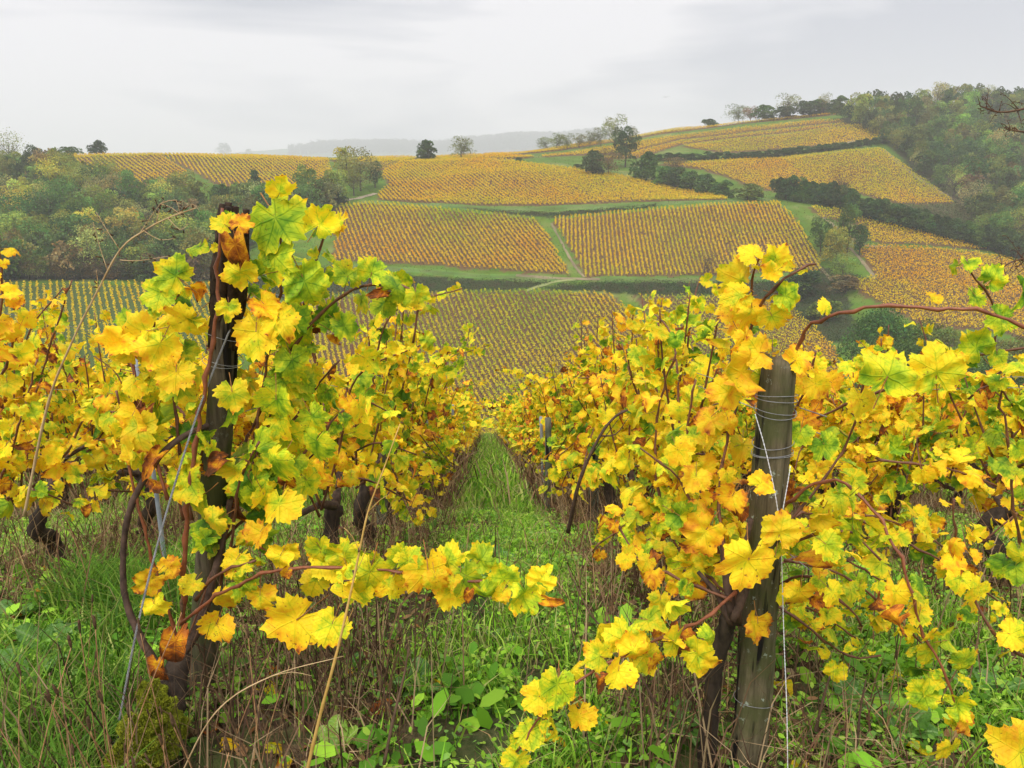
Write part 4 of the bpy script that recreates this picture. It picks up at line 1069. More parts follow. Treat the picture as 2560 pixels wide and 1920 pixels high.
# ------------------------------------------------------------------ end posts
def post(name, base, top, r, mat, seed, label, seg=40, cracks=6):
    rng = np.random.default_rng(seed); base = np.array(tuple(base)); top = np.array(tuple(top)); n = 90
    t = np.linspace(0, 1, n); th = np.linspace(0, 2 * np.pi, seg, endpoint=False)
    ax = top - base; L = np.linalg.norm(ax); ax /= L
    a = np.cross(ax, [0, 1, 0.0]); a /= np.linalg.norm(a); b = np.cross(ax, a)
    T, TH = np.meshgrid(t, th, indexing='ij')
    rr = r * (1.08 - 0.16 * T) * (1 + 0.05 * np.sin(TH * 2 + T * 2 + seed) + 0.035 * np.sin(TH * 3 - T * 5) + 0.02 * np.sin(T * 17 + TH))
    for i in range(cracks):
        c = rng.uniform(0, 6.28) + 0.15 * np.sin(T * rng.uniform(4, 9) + i); w = rng.uniform(0.06, 0.13)
        dd = np.abs((TH - c + np.pi) % (2 * np.pi) - np.pi)
        ext = np.clip(1 - np.abs(T - rng.uniform(0.3, 1)) / rng.uniform(0.3, 0.7), 0, 1)
        rr -= r * rng.uniform(0.2, 0.42) * np.exp(-(dd / w) ** 2) * ext
    rr += r * (0.12 * (vnoise(TH * 5, T * 9, 1, seed) - 0.5) + 0.20 * (vnoise(TH * 0.6 + 3, T * 5, 1, seed + 9) - 0.5) + 0.12 * (vnoise(TH * 3, T * 40, 1, seed + 2) - 0.5) * vnoise(TH, T * 6, 1, 3))
    topfall = np.clip((T - 0.97) / 0.03, 0, 1); rr *= 1 - 0.16 * topfall ** 2
    zz = T * L + topfall * (0.03 * (vnoise(TH * 1.3, T * 0 + 2, 1, seed + 5) - 0.5) + 0.018 * np.sin(TH + 1))
    V = base + zz[..., None] * ax + rr[..., None] * (np.cos(TH)[..., None] * a + np.sin(TH)[..., None] * b)
    V = V.reshape(-1, 3) - base
    i = np.arange(n - 1)[:, None] * seg; j = np.arange(seg)[None]; k = (j + 1) % seg
    Q = np.stack([i + j, i + k, i + seg + k, i + seg + j], -1).reshape(-1, 4)
    V = np.vstack([V, [ax * (L - 0.012)]]); j = np.arange(seg); k = (j + 1) % seg
    Tt = np.stack([np.full(seg, n * seg), (n - 1) * seg + j, (n - 1) * seg + k], -1)
    o = link(name, mesh_np(name, V, [Q, Tt], [mat]), loc=base)
    tag(o, label, 'post'); return o, ax, a, b
PL0, PL1 = P(497, 1760, 2.2), P(582, 566, 2.12)
DR = 0.86                                                # the right post stands a little nearer than the left one
PR0, PR1 = P(1862, 2010, 2.12 * DR), P(1946, 905, 2.12 * DR)
PL0.z = -0.10
postL, axL, aL, bL = post('vine_post', PL0, PL1, 0.042, M['post_left'], 3, 'tall dark brown wooden post wrapped in vine leaves, left of the aisle')
postR, axR, aR, bR = post('vine_post', PR0, PR1, 0.052 * DR, M['post_right'], 8, 'grey-green weathered wooden post with wire loops, right of the aisle', cracks=8)
# charred, split top of the left post
def split_top():
    rng = np.random.default_rng(5); parts = []
    T = np.array(tuple(PL1 - PL0))
    for i in range(9):
        th = i * 0.7; off = 0.031 * (math.cos(th) * aL + math.sin(th) * bL)
        h = rng.uniform(0.015, 0.06)
        pts = [T + off - axL * 0.34, T + off * 1.12 - axL * 0.12, T + off * 1.0 + axL * h]
        parts.append(tube_geo(resample(pts, 0.03), [0.013, 0.017, 0.010], 6, 0.3, rng))
    V, F = join_geo(parts); link('split_top', mesh_np('split_top', V, F, [M['post_top']]), postL)
split_top()
def loop_wire(postobj, base, ax, a, b, dist, r, tilt, seed):
    rng = np.random.default_rng(seed); th = np.linspace(0, 2 * np.pi, 25)
    p = [ax * (dist + tilt * math.sin(t + seed)) + (r + 0.003 + 0.002 * math.sin(3 * t)) * (math.cos(t) * a + math.sin(t) * b) for t in th]
    V, F = tube_geo(np.array(p), 0.0009, 5)
    o = link('wire_loop', mesh_np('wire_loop', V, F, [M['wire']]), postobj)
LR = (PR1 - PR0).length
for i, v in enumerate([975, 983, 1005, 1010, 1078, 1100, 1106, 1712]):
    d = LR * (2010 - v) / (2010 - 905)
    loop_wire(postR, PR0, axR, aR, bR, d, DR * (0.0535 + 0.004 * (1 - d / LR)), [0.008, 0.004, 0.006, 0.01][i % 4], i)
LL = (PL1 - PL0).length
for i, v in enumerate([792, 842, 848]): loop_wire(postL, PL0, axL, aL, bL, LL * (1760 - v) / (1760 - 566), 0.052, 0.008, i + 20)
# string and stay wires
def strand(name, pts, r, mat, label, cat, twist=2, amp=0.0018, pitch=0.02, group=None):
    p = resample(pts, 0.006); org = p[-1].copy(); parts = []
    L = np.concatenate([[0], np.cumsum(np.linalg.norm(np.diff(p, axis=0), axis=1))])
    t = np.gradient(p, axis=0); t /= np.linalg.norm(t, axis=1)[:, None]
    a = np.cross(t, [0.3, 1, 0.1]); a /= np.linalg.norm(a, axis=1)[:, None]; b = np.cross(t, a)
    for k in range(twist):
        ph = L / pitch * 2 * np.pi + k * 2 * np.pi / twist
        q = p - org + amp * (np.cos(ph)[:, None] * a + np.sin(ph)[:, None] * b)
        parts.append(tube_geo(q, r, 4))
    V, F = join_geo(parts); o = link(name, mesh_np(name, V, F, [mat]), loc=org)
    return tag(o, label, cat, group)
strand('string', [P(1888, 1035, 2.06 * DR), P(1915, 1130, 2.05 * DR), P(1942, 1260, 2.04 * DR), P(1953, 1380, 2.03 * DR), P(1960, 1600, 2.02 * DR), P(1967, 1780, 2.0 * DR), P(1970, 1990, 1.98 * DR)], 0.0008, M['string'], 'white twisted string hanging down the front of the right post', 'string', 2, 0.0009)
strand('string', [P(1976, 1165, 2.06 * DR), P(1968, 1215, 2.05 * DR), P(1956, 1280, 2.04 * DR)], 0.0007, M['string'], 'short white string on the right edge of the right post', 'string', 2, 0.0009)
strand('stay_cable', [P(592, 780, 2.12), P(495, 1030, 2.0), P(408, 1310, 1.9), P(345, 1560, 1.82), P(298, 1800, 1.76)], 0.0015, M['wire'], 'twisted steel stay cable slanting from the tall left post to the ground', 'cable', 3, 0.0017, 0.03)
# stakes further down the rows
def stake(u, vt, Y, w, mat, label, lean=0.0, name='stake'):
    top = P(u, vt, Y); x = top.x + lean; z0 = float(Hnear(x, Y)) - 0.1
    pts = resample([(0, 0, 0), ((top.x - x) * 0.5 + 0.01, 0, (top.z - z0) * 0.5), (top.x - x, 0, top.z - z0)], 0.15)
    V, F = tube_geo(pts, [w, w * 0.95, w * 0.85], 8, 0.08, np.random.default_rng(int(u)))
    o = link(name, mesh_np(name, V, F, [mat]), loc=(x, Y, z0)); tag(o, label, 'stake')
stake(1490, 975, 5.5, 0.042, M['stake_wood'], 'thick grey wooden stake in the right row beyond the end post')
stake(1370, 1045, 6.6, 0.034, M['stake_wood'], 'thinner grey wooden stake further down the right row')
stake(934, 872, 4.9, 0.04, M['stake_wood'], 'dark wooden stake half hidden in the left row')
stake(1068, 985, 7.6, 0.022, M['stake_metal'], 'leaning grey metal stake in the left row', -0.10, 'metal_stake')
stake(1132, 1012, 11.0, 0.022, M['stake_metal'], 'small grey metal stake far down the left row', -0.05, 'metal_stake')
stake(1158, 1030, 15.0, 0.022, M['stake_metal'], 'smallest grey metal stake near the end of the left row', 0, 'metal_stake')
stake(1352, 1042, 8.6, 0.022, M['stake_metal'], 'grey metal stake top showing in the right row', 0.03, 'metal_stake')
stake(335, 880, 3.6, 0.012, M['stake_metal'], 'thin grey metal rod in the left row beside the old vine', 0.02, 'metal_stake')
# trellis wires along the rows
for r, y0 in ((-1, 2.15), (1, 1.85), (-2, 3.0), (2, 2.9)):
    for h in (0.62, 1.0, 1.36 if r in (-1, -2) else 1.05):
        pts = []
        for y in np.arange(y0, 38, 1.2):
            x = ROWX(rowx(r), y) + (0.0 if y > y0 + 0.1 else 0)
            pts.append((x, y, float(Hnear(x, y)) + h + 0.02 * math.sin(y * 1.7 + h)))
        o = tube('trellis_wire', pts, 0.0014, M['wire'], org=pts[0], seg=4)
        tag(o, '%s trellis wire strung along %s' % ({0.62: 'lowest', 1.0: 'middle'}.get(h, 'top'), ROWNAME[r]), 'wire', 'trellis wires')

# ------------------------------------------------------------------ the two hero vines at the end posts
FACE = (0.0, -1.0, 0.25)
def kink(p, rng):
    k = np.zeros((len(p), 3)); k[::3] = rng.normal(0, 0.004, (len(p[::3]), 3)); k[0] = 0
    return p + k
def px_cane(pts, Y): return [P(u, v, Y if len(q) == 0 else q[0]) for u, v, *q in pts]
def hides_post(p):
    x, y, z = p; cx, cy, cz = x, y * CP - (z - CAM_H) * SP, y * SP + (z - CAM_H) * CP
    u = 1280 + F_PX * cx / cy; v = 960 - F_PX * cz / cy
    if y > (2.2 if u < 1280 else 2.2 * DR): return False
    ul = 582 + (v - 566) * (497 - 582) / 1194; ur = 1946 + (v - 905) * (1862 - 1946) / 1105
    return (600 < v < 1750 and abs(u - ul) < 52) or ((890 < v < 1280 or v > 1580) and abs(u - ur) < 75)
def hero_vine(base_px, Yb, trunk_px, canes, seed, label, extra=(), ds=1.0):
    rng = np.random.default_rng(seed); Yb *= ds
    trunk_px = [([(u, v, y * ds) for u, v, y in px], [q * ds for q in rad]) for px, rad in trunk_px]
    canes = [dict(c, px=[(u, v, y * ds) for u, v, y in c['px']], r=[q * ds for q in c.get('r', [0.006, 0.005, 0.0035])], size=c.get('size', 0.06) * ds, step=c.get('step', 0.037) * ds) for c in canes]
    extra = [(e[0], e[1], e[2] * ds, e[3] * ds, *e[4:]) for e in extra]
    org = P(*base_px, Yb); root = empty('grapevine', org); o_ = np.array(tuple(org))
    for i, (px, rad) in enumerate(trunk_px):
        pts = resample([P(u, v, y) for u, v, y in px], 0.025)
        tube('trunk' if i == 0 else 'arm', pts, rad, M['bark'] if i == 0 else M['cane_dark'], root, org, seg=14 if i == 0 else 9, rough=0.22 if i == 0 else 0.12, rng=rng)
    for c in canes:
        pts = [P(u, v, y) for u, v, y in c['px']]
        tube('cane', kink(resample(pts, 0.035), rng), np.array(c.get('r', [0.006, 0.005, 0.0035])) * 0.78, M[c.get('mat', 'cane')], root, org, seg=7, node=0.45, node_every=3)
        if c.get('dens', 1) > 0:
            for pos, n, t, sz, tc in leaf_specs(rng, pts, c.get('t', 0.5), c.get('sd', 0.09), c.get('size', 0.06) * 0.86, c.get('dens', 0.9), c.get('start', 0.1), step=c.get('step', 0.037), face=FACE):
                if hides_post(pos) and rng.random() < 0.5: continue
                put_leaf(root, o_, pos, n, t, sz, tc, rng=rng)
    for (u, v, Y, sz, tc, ang, *lab) in extra:
        tip = (math.sin(math.radians(ang)), 0, math.cos(math.radians(ang)))
        fl = 0.4 if lab else 1.0; nrm = np.array([rng.normal(0, 0.35 * fl), -1, rng.normal(0.25, 0.35 * fl)])
        put_leaf(root, o_, tuple(P(u, v, Y)), nrm, tip, sz * (1.2 if lab else 0.92), tc, mesh=HERO[rng.choice([0, 1, 2, 4, 5, 6, 8, 9, 10, 12, 13, 14, 16, 17, 18, 20, 21])] if tc < 0.8 else CURLED[rng.integers(4)], rng=rng, label=lab[0] if lab else None)
    tag(root, label, 'grapevine')
    return root, o_, rng
S = 1 / F_PX
left_canes = [
 dict(px=[(560,1400,2.2),(640,1300,2.25),(740,1180,2.3),(800,1120,2.3)], t=0.46, dens=0.95, size=0.064),
 dict(px=[(540,1300,2.25),(660,1150,2.3),(780,980,2.35),(850,900,2.35)], t=0.50, dens=0.95, size=0.064),
 dict(px=[(460,1300,2.2),(420,1180,2.2),(330,1100,2.2),(290,980,2.2)], t=0.56, dens=0.95, size=0.064),
 dict(px=[(455,1640,2.02),(462,1400,2.0),(478,1200,2.0),(510,1000,2.02),(538,800,2.03),(548,640,2.04),(556,520,2.05)], r=[0.0095, 0.0085, 0.007, 0.005], mat='cane_red', t=0.48, dens=0.35, start=0.5, size=0.055),
 dict(px=[(470,1600,2.05),(560,1350,2.1),(620,1150,2.15),(670,900,2.15),(700,700,2.12),(700,480,2.1)], t=0.36, dens=0.95, size=0.075, sd=0.06, start=0.3),
 dict(px=[(600,1250,2.15),(690,1000,2.2),(760,760,2.2),(800,620,2.2),(830,545,2.2)], t=0.42, dens=0.95, size=0.066, start=0.1),
 dict(px=[(660,1000,2.15),(760,830,2.15),(880,725,2.15),(980,715,2.12),(1040,740,2.1),(1035,860,2.1)], t=0.36, sd=0.06, dens=0.85, size=0.062, start=0.15),
 dict(px=[(480,1300,2.05),(440,1050,2.1),(430,850,2.12),(450,700,2.1)], t=0.46, dens=0.95, size=0.066),
 dict(px=[(420,1250,2.0),(360,1050,2.05),(330,900,2.1),(300,830,2.1)], t=0.56, dens=0.9, size=0.07, mat='cane_red'),
 dict(px=[(455,1640,2.02),(330,1200,2.0),(345,1050,2.05),(330,900,2.1)], mat='cane_red', t=0.55, dens=0.2, start=0.6),
 dict(px=[(560,1250,2.2),(640,1050,2.3),(700,900,2.3),(740,800,2.3)], t=0.55, dens=0.95, size=0.068),
 dict(px=[(500,1150,2.2),(560,950,2.25),(600,800,2.25),(640,700,2.25)], t=0.54, dens=0.9, size=0.07, sd=0.08),
 dict(px=[(560,1350,2.15),(680,1220,2.2),(760,1130,2.2),(860,1020,2.25)], t=0.5, dens=0.85, size=0.06),
 dict(px=[(540,1500,2.1),(580,1350,2.05),(600,1200,2.0),(650,1100,2.0)], t=0.40, dens=0.9, size=0.07),
 dict(px=[(500,1100,2.3),(400,950,2.35),(380,850,2.35),(400,760,2.35)], t=0.55, dens=0.9, size=0.07),
 dict(px=[(450,1560,1.98),(560,1480,1.9),(700,1425,1.82),(880,1420,1.78),(1060,1435,1.75),(1230,1465,1.72),(1300,1480,1.72)], r=[0.006, 0.005, 0.004], mat='cane_red', t=0.46, dens=0.75, size=0.056, start=0.42),
 dict(px=[(490,1500,1.98),(540,1440,1.95),(640,1400,1.9)], t=0.5, dens=0.6, size=0.055),
]
left_extra = [
 (800,1380,1.83,0.06,0.40,-30), (790,1450,1.84,0.058,0.48,200), (900,1470,1.78,0.06,0.40,175), (980,1460,1.77,0.062,0.56,185), (1000,1395,1.77,0.05,0.40,15), (1120,1400,1.75,0.052,0.38,20), (1130,1480,1.74,0.058,0.50,200), (1200,1400,1.73,0.05,0.34,40), (1260,1450,1.73,0.055,0.34,-20), (1350,1450,1.72,0.05,0.5,30),
 (650,1490,1.9,0.06,0.56,180), (560,1490,1.94,0.05,0.60,170), (700,1390,1.9,0.055,0.55,200), (650,1330,1.95,0.06,0.66,190), (480,1460,1.95,0.045,0.5,220),  # petiole junction (px), depth, radius, tone, tip angle (0 up, 90 right, 180 down)
 (925,1430,1.76,0.078,0.42,195), (1070,1425,1.74,0.062,0.60,170,'yellow leaf with red-brown veins on the low horizontal cane'), (1165,1440,1.73,0.066,0.36,160), (1310,1480,1.72,0.065,0.33,170), (1370,1500,1.72,0.04,0.80,100),
 (860,1395,1.80,0.066,0.40,-20), (850,1400,1.82,0.062,0.46,230), (1020,1400,1.75,0.048,0.38,30), (740,1550,1.86,0.085,0.58,240,'large ochre leaf hanging sideways under the low cane'), (830,1560,1.8,0.07,0.42,200), (590,1400,1.95,0.06,0.54,190),
 (610,1460,1.9,0.05,0.30,200), (540,1560,1.92,0.07,0.62,215), (440,1600,1.9,0.065,0.88,190,'rust brown dried leaf at the head of the mossy trunk'), (400,1660,1.88,0.06,0.9,170), (375,1450,1.9,0.055,0.66,240), (385,1510,1.88,0.05,0.48,150), (420,1420,1.95,0.045,0.68,40),
 (690,545,2.05,0.085,0.30,150,'large lime green leaf high beside the tall post'), (700,480,2.06,0.05,0.46,10), (690,640,2.05,0.085,0.30,180), (760,700,2.05,0.085,0.28,160), (800,560,2.06,0.062,0.40,40), (835,560,2.1,0.05,0.55,60), (870,690,2.1,0.06,0.34,20), (930,680,2.1,0.06,0.33,20),
 (985,720,2.08,0.06,0.28,60), (1040,735,2.08,0.05,0.42,170), (960,760,2.1,0.05,0.3,190), (440,690,2.02,0.07,0.34,-50), (400,730,2.02,0.065,0.36,-120), (560,560,2.0,0.045,0.50,-60), (600,560,2.0,0.04,0.75,30), (590,610,1.99,0.055,0.84,170,'dull pink-brown leaf covering the top of the tall post'), (600,680,2.0,0.06,0.5,190),
 (470,800,2.0,0.075,0.56,240), (350,830,2.02,0.075,0.54,-100), (300,850,2.02,0.06,0.62,-150), (640,830,2.0,0.09,0.56,170), (700,800,2.02,0.07,0.52,150), (660,760,2.02,0.055,0.66,150),
 (730,900,2.02,0.07,0.30,170), (400,860,2.0,0.08,0.56,210), (440,930,2.0,0.07,0.56,190), (580,980,1.95,0.062,0.44,170), (690,1000,1.98,0.075,0.36,180), (330,1040,2.0,0.06,0.62,200),
 (700,1150,1.98,0.07,0.36,190), (640,1230,1.98,0.06,0.34,150), (700,1260,1.95,0.075,0.50,170), (540,1300,1.93,0.055,0.54,240), (780,1040,2.0,0.06,0.30,150), (800,1100,2.0,0.075,0.30,200), (720,1380,1.93,0.04,0.5,120), (450,1190,2.0,0.05,0.38,170),
]
heroL, oL, rgL = hero_vine((345, 1900), 1.78, [
    ([(300,1960,1.76),(345,1880,1.80),(400,1800,1.86),(430,1720,1.92),(455,1640,2.0)], [0.075, 0.07, 0.055, 0.045, 0.028]),
    ([(430,1720,1.92),(360,1610,1.95),(315,1500,1.98),(308,1380,2.0),(330,1260,2.0),(400,1140,2.02),(480,1080,2.08),(570,1050,2.15)], [0.014, 0.010, 0.008, 0.009, 0.009, 0.007]),
    ([(455,1640,2.0),(500,1560,2.02),(540,1420,2.05),(575,1250,2.1)], [0.016, 0.011, 0.008]),
], left_canes, 41, 'tall leafy grapevine with mossy trunk climbing the dark left post', extra=left_extra)
def moss(name, parent, org, centers, n, rad, seed):
    rng = np.random.default_rng(seed); Vs, Qs, off = [], [], 0
    for (u, v, Y, r) in centers:
        c = np.array(tuple(P(u, v, Y))) - org
        d = rng.normal(size=(n, 3)); d /= np.linalg.norm(d, axis=1)[:, None]
        lump = 1 + 0.25 * np.sin(d[:, 0] * 7 + v) * np.sin(d[:, 2] * 6 + u)
        C = c + d * r * lump[:, None] * np.array([1, 0.8, 1.1]); t = d + rng.normal(0, 0.5, (n, 3)); t /= np.linalg.norm(t, axis=1)[:, None]
        a = np.cross(t, rng.normal(size=(n, 3))); a /= np.linalg.norm(a, axis=1)[:, None]
        L = rng.uniform(0.003, 0.007, (n, 1))
        V = np.stack([C - a * 0.0022, C + a * 0.0022, C + t * L], 1).reshape(-1, 3)
        Vs.append(V); Qs.append(np.arange(len(V)).reshape(-1, 3) + off); off += len(V)
    o = link(name, mesh_np(name, np.vstack(Vs), np.vstack(Qs), [M['moss']], smooth=False), parent); o['kind'] = 'stuff'
moss('moss', heroL, oL, [(380,1740,1.82,0.035),(400,1780,1.80,0.045),(345,1830,1.74,0.042),(350,1880,1.72,0.05),(430,1820,1.82,0.04),(310,1900,1.70,0.04),(395,1850,1.78,0.05)], 6000, 1, 7)
right_canes = [
 dict(px=[(1920,1500,2.35),(2010,1560,2.3),(2120,1640,2.3),(2200,1640,2.3)], t=0.42, dens=0.95, size=0.056),
 dict(px=[(1960,1400,2.5),(2110,1440,2.4),(2260,1560,2.4),(2330,1640,2.4)], t=0.44, dens=0.95, size=0.058),
 dict(px=[(2150,1300,2.7),(2350,1400,2.6),(2520,1520,2.6)], t=0.54, dens=0.95, size=0.06),
 dict(px=[(2200,1150,2.8),(2400,1180,2.8),(2560,1250,2.8)], t=0.60, dens=0.95, size=0.06),
 dict(px=[(1830,1500,2.2),(1700,1420,2.5),(1560,1330,2.7),(1480,1380,2.7)], t=0.52, dens=0.9, size=0.058),
 dict(px=[(1845,1560,2.0),(1850,1420,2.0),(1880,1300,2.0)], r=[0.012, 0.01, 0.008], mat='cane_dark', dens=0),
 dict(px=[(1830,1560,2.02),(1810,1400,2.05),(1800,1200,2.15),(1850,980,2.2),(1880,800,2.2),(1880,700,2.2),(1900,640,2.15)], t=0.58, dens=0.95, size=0.066, start=0.2),
 dict(px=[(1880,800,2.15),(1930,720,2.1),(1990,680,2.1),(2040,660,2.1)], t=0.61, dens=0.55, size=0.042, start=0.08),
 dict(px=[(1840,1500,2.05),(1770,1300,2.2),(1720,1100,2.3),(1740,950,2.3)], t=0.5, dens=0.95, size=0.064),
 dict(px=[(1840,1500,2.05),(1700,1380,2.3),(1640,1200,2.4),(1650,1000,2.45),(1690,880,2.4)], t=0.50, dens=0.95, size=0.062),
 dict(px=[(1860,1450,2.25),(1900,1200,2.35),(2000,1000,2.35),(2040,880,2.3)], t=0.60, dens=0.95, size=0.064),
 dict(px=[(1880,1400,2.3),(2020,1250,2.4),(2120,1100,2.45),(2160,950,2.4),(2180,880,2.4)], t=0.5, dens=0.9, size=0.062),
 dict(px=[(1900,1300,2.2),(2060,1200,2.1),(2160,1250,2.0),(2250,1400,1.9),(2300,1560,1.85),(2370,1700,1.8),(2400,1830,1.8)], mat='cane_red', t=0.50, dens=0.8, size=0.06, start=0.25),
 dict(px=[(1880,1420,2.1),(2000,1350,2.0),(2120,1330,1.95),(2200,1400,1.9)], t=0.50, dens=0.95, size=0.062),
 dict(px=[(1900,1500,2.2),(2000,1440,2.1),(2100,1500,2.0),(2160,1560,2.0)], t=0.36, dens=0.9, size=0.055),
 dict(px=[(1840,1480,2.0),(1740,1560,1.9),(1640,1600,1.8),(1540,1650,1.75),(1450,1700,1.72),(1360,1780,1.7),(1290,1880,1.7)], r=[0.006, 0.005, 0.003], mat='cane_red', t=0.43, dens=0.95, size=0.060, start=0.15, step=0.032),
 dict(px=[(1830,1500,2.0),(1700,1450,2.1),(1600,1400,2.2),(1540,1300,2.3)], t=0.58, dens=0.85, size=0.055),
 dict(px=[(1950,1000,2.2),(2010,830,2.1),(2070,792,2.05),(2160,768,2.0),(2300,768,1.95),(2440,778,1.9),(2560,815,1.88),(2700,900,1.86)], r=[0.006, 0.0058, 0.0055, 0.005], mat='cane_red', dens=0),
 dict(px=[(2030,1050,2.3),(2200,980,2.15),(2320,945,2.05),(2420,895,2.0),(2560,870,1.95),(2700,850,1.9)], r=[0.0045], t=0.36, dens=0.35, size=0.058, start=0.3),
 dict(px=[(2480,900,2.0),(2490,780,2.0),(2440,700,2.0),(2400,640,2.0)], r=[0.004, 0.003], t=0.34, dens=0.35, size=0.05),
 dict(px=[(2560,1050,2.1),(2480,960,2.1),(2420,1000,2.1)], r=[0.004, 0.003], t=0.36, dens=0.8, size=0.05),
 dict(px=[(2600,1500,2.1),(2540,1300,2.1),(2520,1100,2.1),(2500,950,2.1)], t=0.40, dens=0.75, size=0.058),
 dict(px=[(2700,1700,2.1),(2500,1600,2.1),(2400,1400,2.2),(2380,1250,2.2)], t=0.54, dens=0.85, size=0.06),
 dict(px=[(1900,1500,2.3),(2020,1520,2.4),(2150,1600,2.4)], t=0.42, dens=0.9, size=0.055),
 dict(px=[(1920,1420,2.5),(2060,1380,2.6),(2200,1450,2.6),(2300,1500,2.6)], t=0.52, dens=0.95, size=0.06),
 dict(px=[(1950,1300,2.7),(2100,1280,2.8),(2300,1330,2.8),(2450,1450,2.8)], t=0.58, dens=0.95, size=0.06),
 dict(px=[(1840,1480,2.15),(1760,1340,2.25),(1700,1200,2.3),(1600,1120,2.35)], t=0.62, dens=0.85, size=0.06),
]
right_extra = [
 (1872,1400,1.90,0.082,0.58,195,'largest bright yellow leaf in front of the right post'), (1950,1330,1.92,0.072,0.58,10), (2040,1310,1.95,0.065,0.58,20), (1895,1560,1.95,0.068,0.68,190), (1760,1330,1.98,0.065,0.66,225,'orange leaf curling left of the right post'),
 (1700,1590,1.95,0.055,0.92,190,'crumpled dark brown leaf below the bright yellow one'), (1740,1620,1.94,0.06,0.94,120), (1650,1500,1.98,0.05,0.50,170), (2000,1480,1.98,0.065,0.62,190), (1700,1290,2.1,0.065,0.22,120), (1740,1190,2.05,0.06,0.62,200),
 (1850,700,2.12,0.075,0.50,-60), (1880,640,2.12,0.05,0.55,-30), (1940,650,2.12,0.055,0.48,30), (1960,740,2.1,0.06,0.34,110), (1880,770,2.1,0.075,0.56,190), (1850,740,2.1,0.06,0.52,-100), (1930,790,2.1,0.06,0.52,150), (1860,850,2.08,0.065,0.62,180), (1900,880,2.05,0.07,0.60,-90), (1850,930,2.05,0.085,0.58,-110), (1820,980,2.05,0.07,0.60,210),
 (1990,900,2.1,0.06,0.60,60), (2040,960,2.12,0.06,0.60,150), (2220,940,1.95,0.075,0.34,20,'broad lime leaf on the lower arching cane'), (2340,930,1.94,0.07,0.44,-10,'lime leaf with an orange edge on the lower arching cane'), (2440,870,1.93,0.06,0.34,-40), (2440,740,1.95,0.045,0.32,170), (2480,700,1.95,0.045,0.30,20), (2500,790,1.93,0.055,0.26,130),
 (2150,1000,2.05,0.06,0.56,180), (2060,1110,2.1,0.06,0.24,150), (2000,1080,2.1,0.055,0.3,200), (1830,1240,2.0,0.06,0.70,210), (1900,1210,1.97,0.05,0.62,60), (2080,1480,1.9,0.05,0.5,150), (2240,1480,1.88,0.062,0.58,190), (2330,1620,1.84,0.06,0.36,150), (2400,1650,1.83,0.055,0.34,60), (2310,1740,1.82,0.06,0.34,210),
 (2390,1760,1.8,0.055,0.36,90), (2420,1800,1.8,0.05,0.72,180), (2370,1870,1.8,0.06,0.44,190), (2300,1530,1.86,0.05,0.48,200), (1560,1600,1.76,0.065,0.42,-20), (1610,1640,1.76,0.06,0.44,160), (1500,1640,1.74,0.055,0.46,-60), (1400,1720,1.72,0.055,0.48,180), (1450,1790,1.72,0.055,0.60,160), (1320,1830,1.7,0.055,0.38,200), (1360,1760,1.71,0.05,0.36,-60), (1290,1900,1.7,0.05,0.42,200),
 (2550,1880,1.6,0.075,0.60,-60,'yellow leaf cut by the bottom right picture corner'), (2060,772,2.04,0.035,0.5,20), (2330,746,2.0,0.035,0.62,0),
]
heroR, oR, rgR = hero_vine((1835, 2010), 2.02, [
    ([(1775,2040,2.14),(1768,1900,2.14),(1778,1760,2.13),(1795,1640,2.10),(1826,1540,2.04)], [0.042, 0.03, 0.024, 0.026, 0.024]),
    ([(1832,1560,2.02),(1790,1480,2.05),(1745,1430,2.1)], [0.016, 0.01, 0.006]),
    ([(1832,1540,2.02),(1815,1440,2.04),(1805,1340,2.08)], [0.016, 0.012, 0.008]),
    ([(1835,1550,2.0),(1870,1460,2.0),(1895,1380,2.02)], [0.014, 0.01, 0.007]),
], right_canes, 77, 'big golden grapevine with dark trunk leaning on the right post', extra=right_extra, ds=DR)
# shoot leaning in at the far left edge
edge_canes = [dict(px=[(-40,1200,2.3),(-15,900,2.3),(5,740,2.3),(-5,590,2.3)], t=0.60, dens=1.0, size=0.06),
              dict(px=[(-80,1100,2.4),(20,900,2.4),(60,760,2.4)], t=0.60, dens=0.9, size=0.055),
              dict(px=[(-100,1300,3.0),(60,1050,3.0),(130,850,3.0),(180,700,3.0)], t=0.50, dens=0.9, size=0.06),
              dict(px=[(-100,1300,2.8),(0,1200,2.8),(60,1020,2.8),(90,900,2.8)], t=0.56, dens=0.95, size=0.06)]
hero_vine((-120, 1750), 2.35, [([(-120,1760,2.35),(-110,1500,2.35),(-80,1250,2.35)], [0.045, 0.035, 0.02])], edge_canes, 91, 'orange-leaved grapevine cut by the left picture edge')

# ------------------------------------------------------------------ loose stalks, twigs
def branchy(name, main, subs, r, mat, label, cat, seeds=0, seed=0):
    rng = np.random.default_rng(seed)
    org = P(*main[0]); root_pts = resample([P(*q) for q in main], 0.03)
    V, F = tube_geo(root_pts - np.array(tuple(org)), r, 6, node=0.2, node_every=4)
    parts = [(V, F)]
    for s in subs: parts.append(tube_geo(resample([P(*q) for q in s], 0.03) - np.array(tuple(org)), [r[-1] * 0.9, 0.0008], 5))
    V, F = join_geo(parts); o = link(name, mesh_np(name, V, F, [mat]), loc=org); tag(o, label, cat)
    if seeds:
        ps = []
        for s in subs:
            q = resample([P(*a) for a in s], 0.012) - np.array(tuple(org))
            for c in q[::1]:
                if rng.random() < seeds:
                    e = c + rng.normal(0, 0.008, 3)
                    ps.append(tube_geo(np.array([c, e, e + rng.normal(0, 0.004, 3)]), [0.0006, 0.0028, 0.001], 4))
        V, F = join_geo(ps); k = link('seed_heads', mesh_np('seed_heads', V, F, [M['seed']]), o); k['kind'] = 'stuff'
    return o
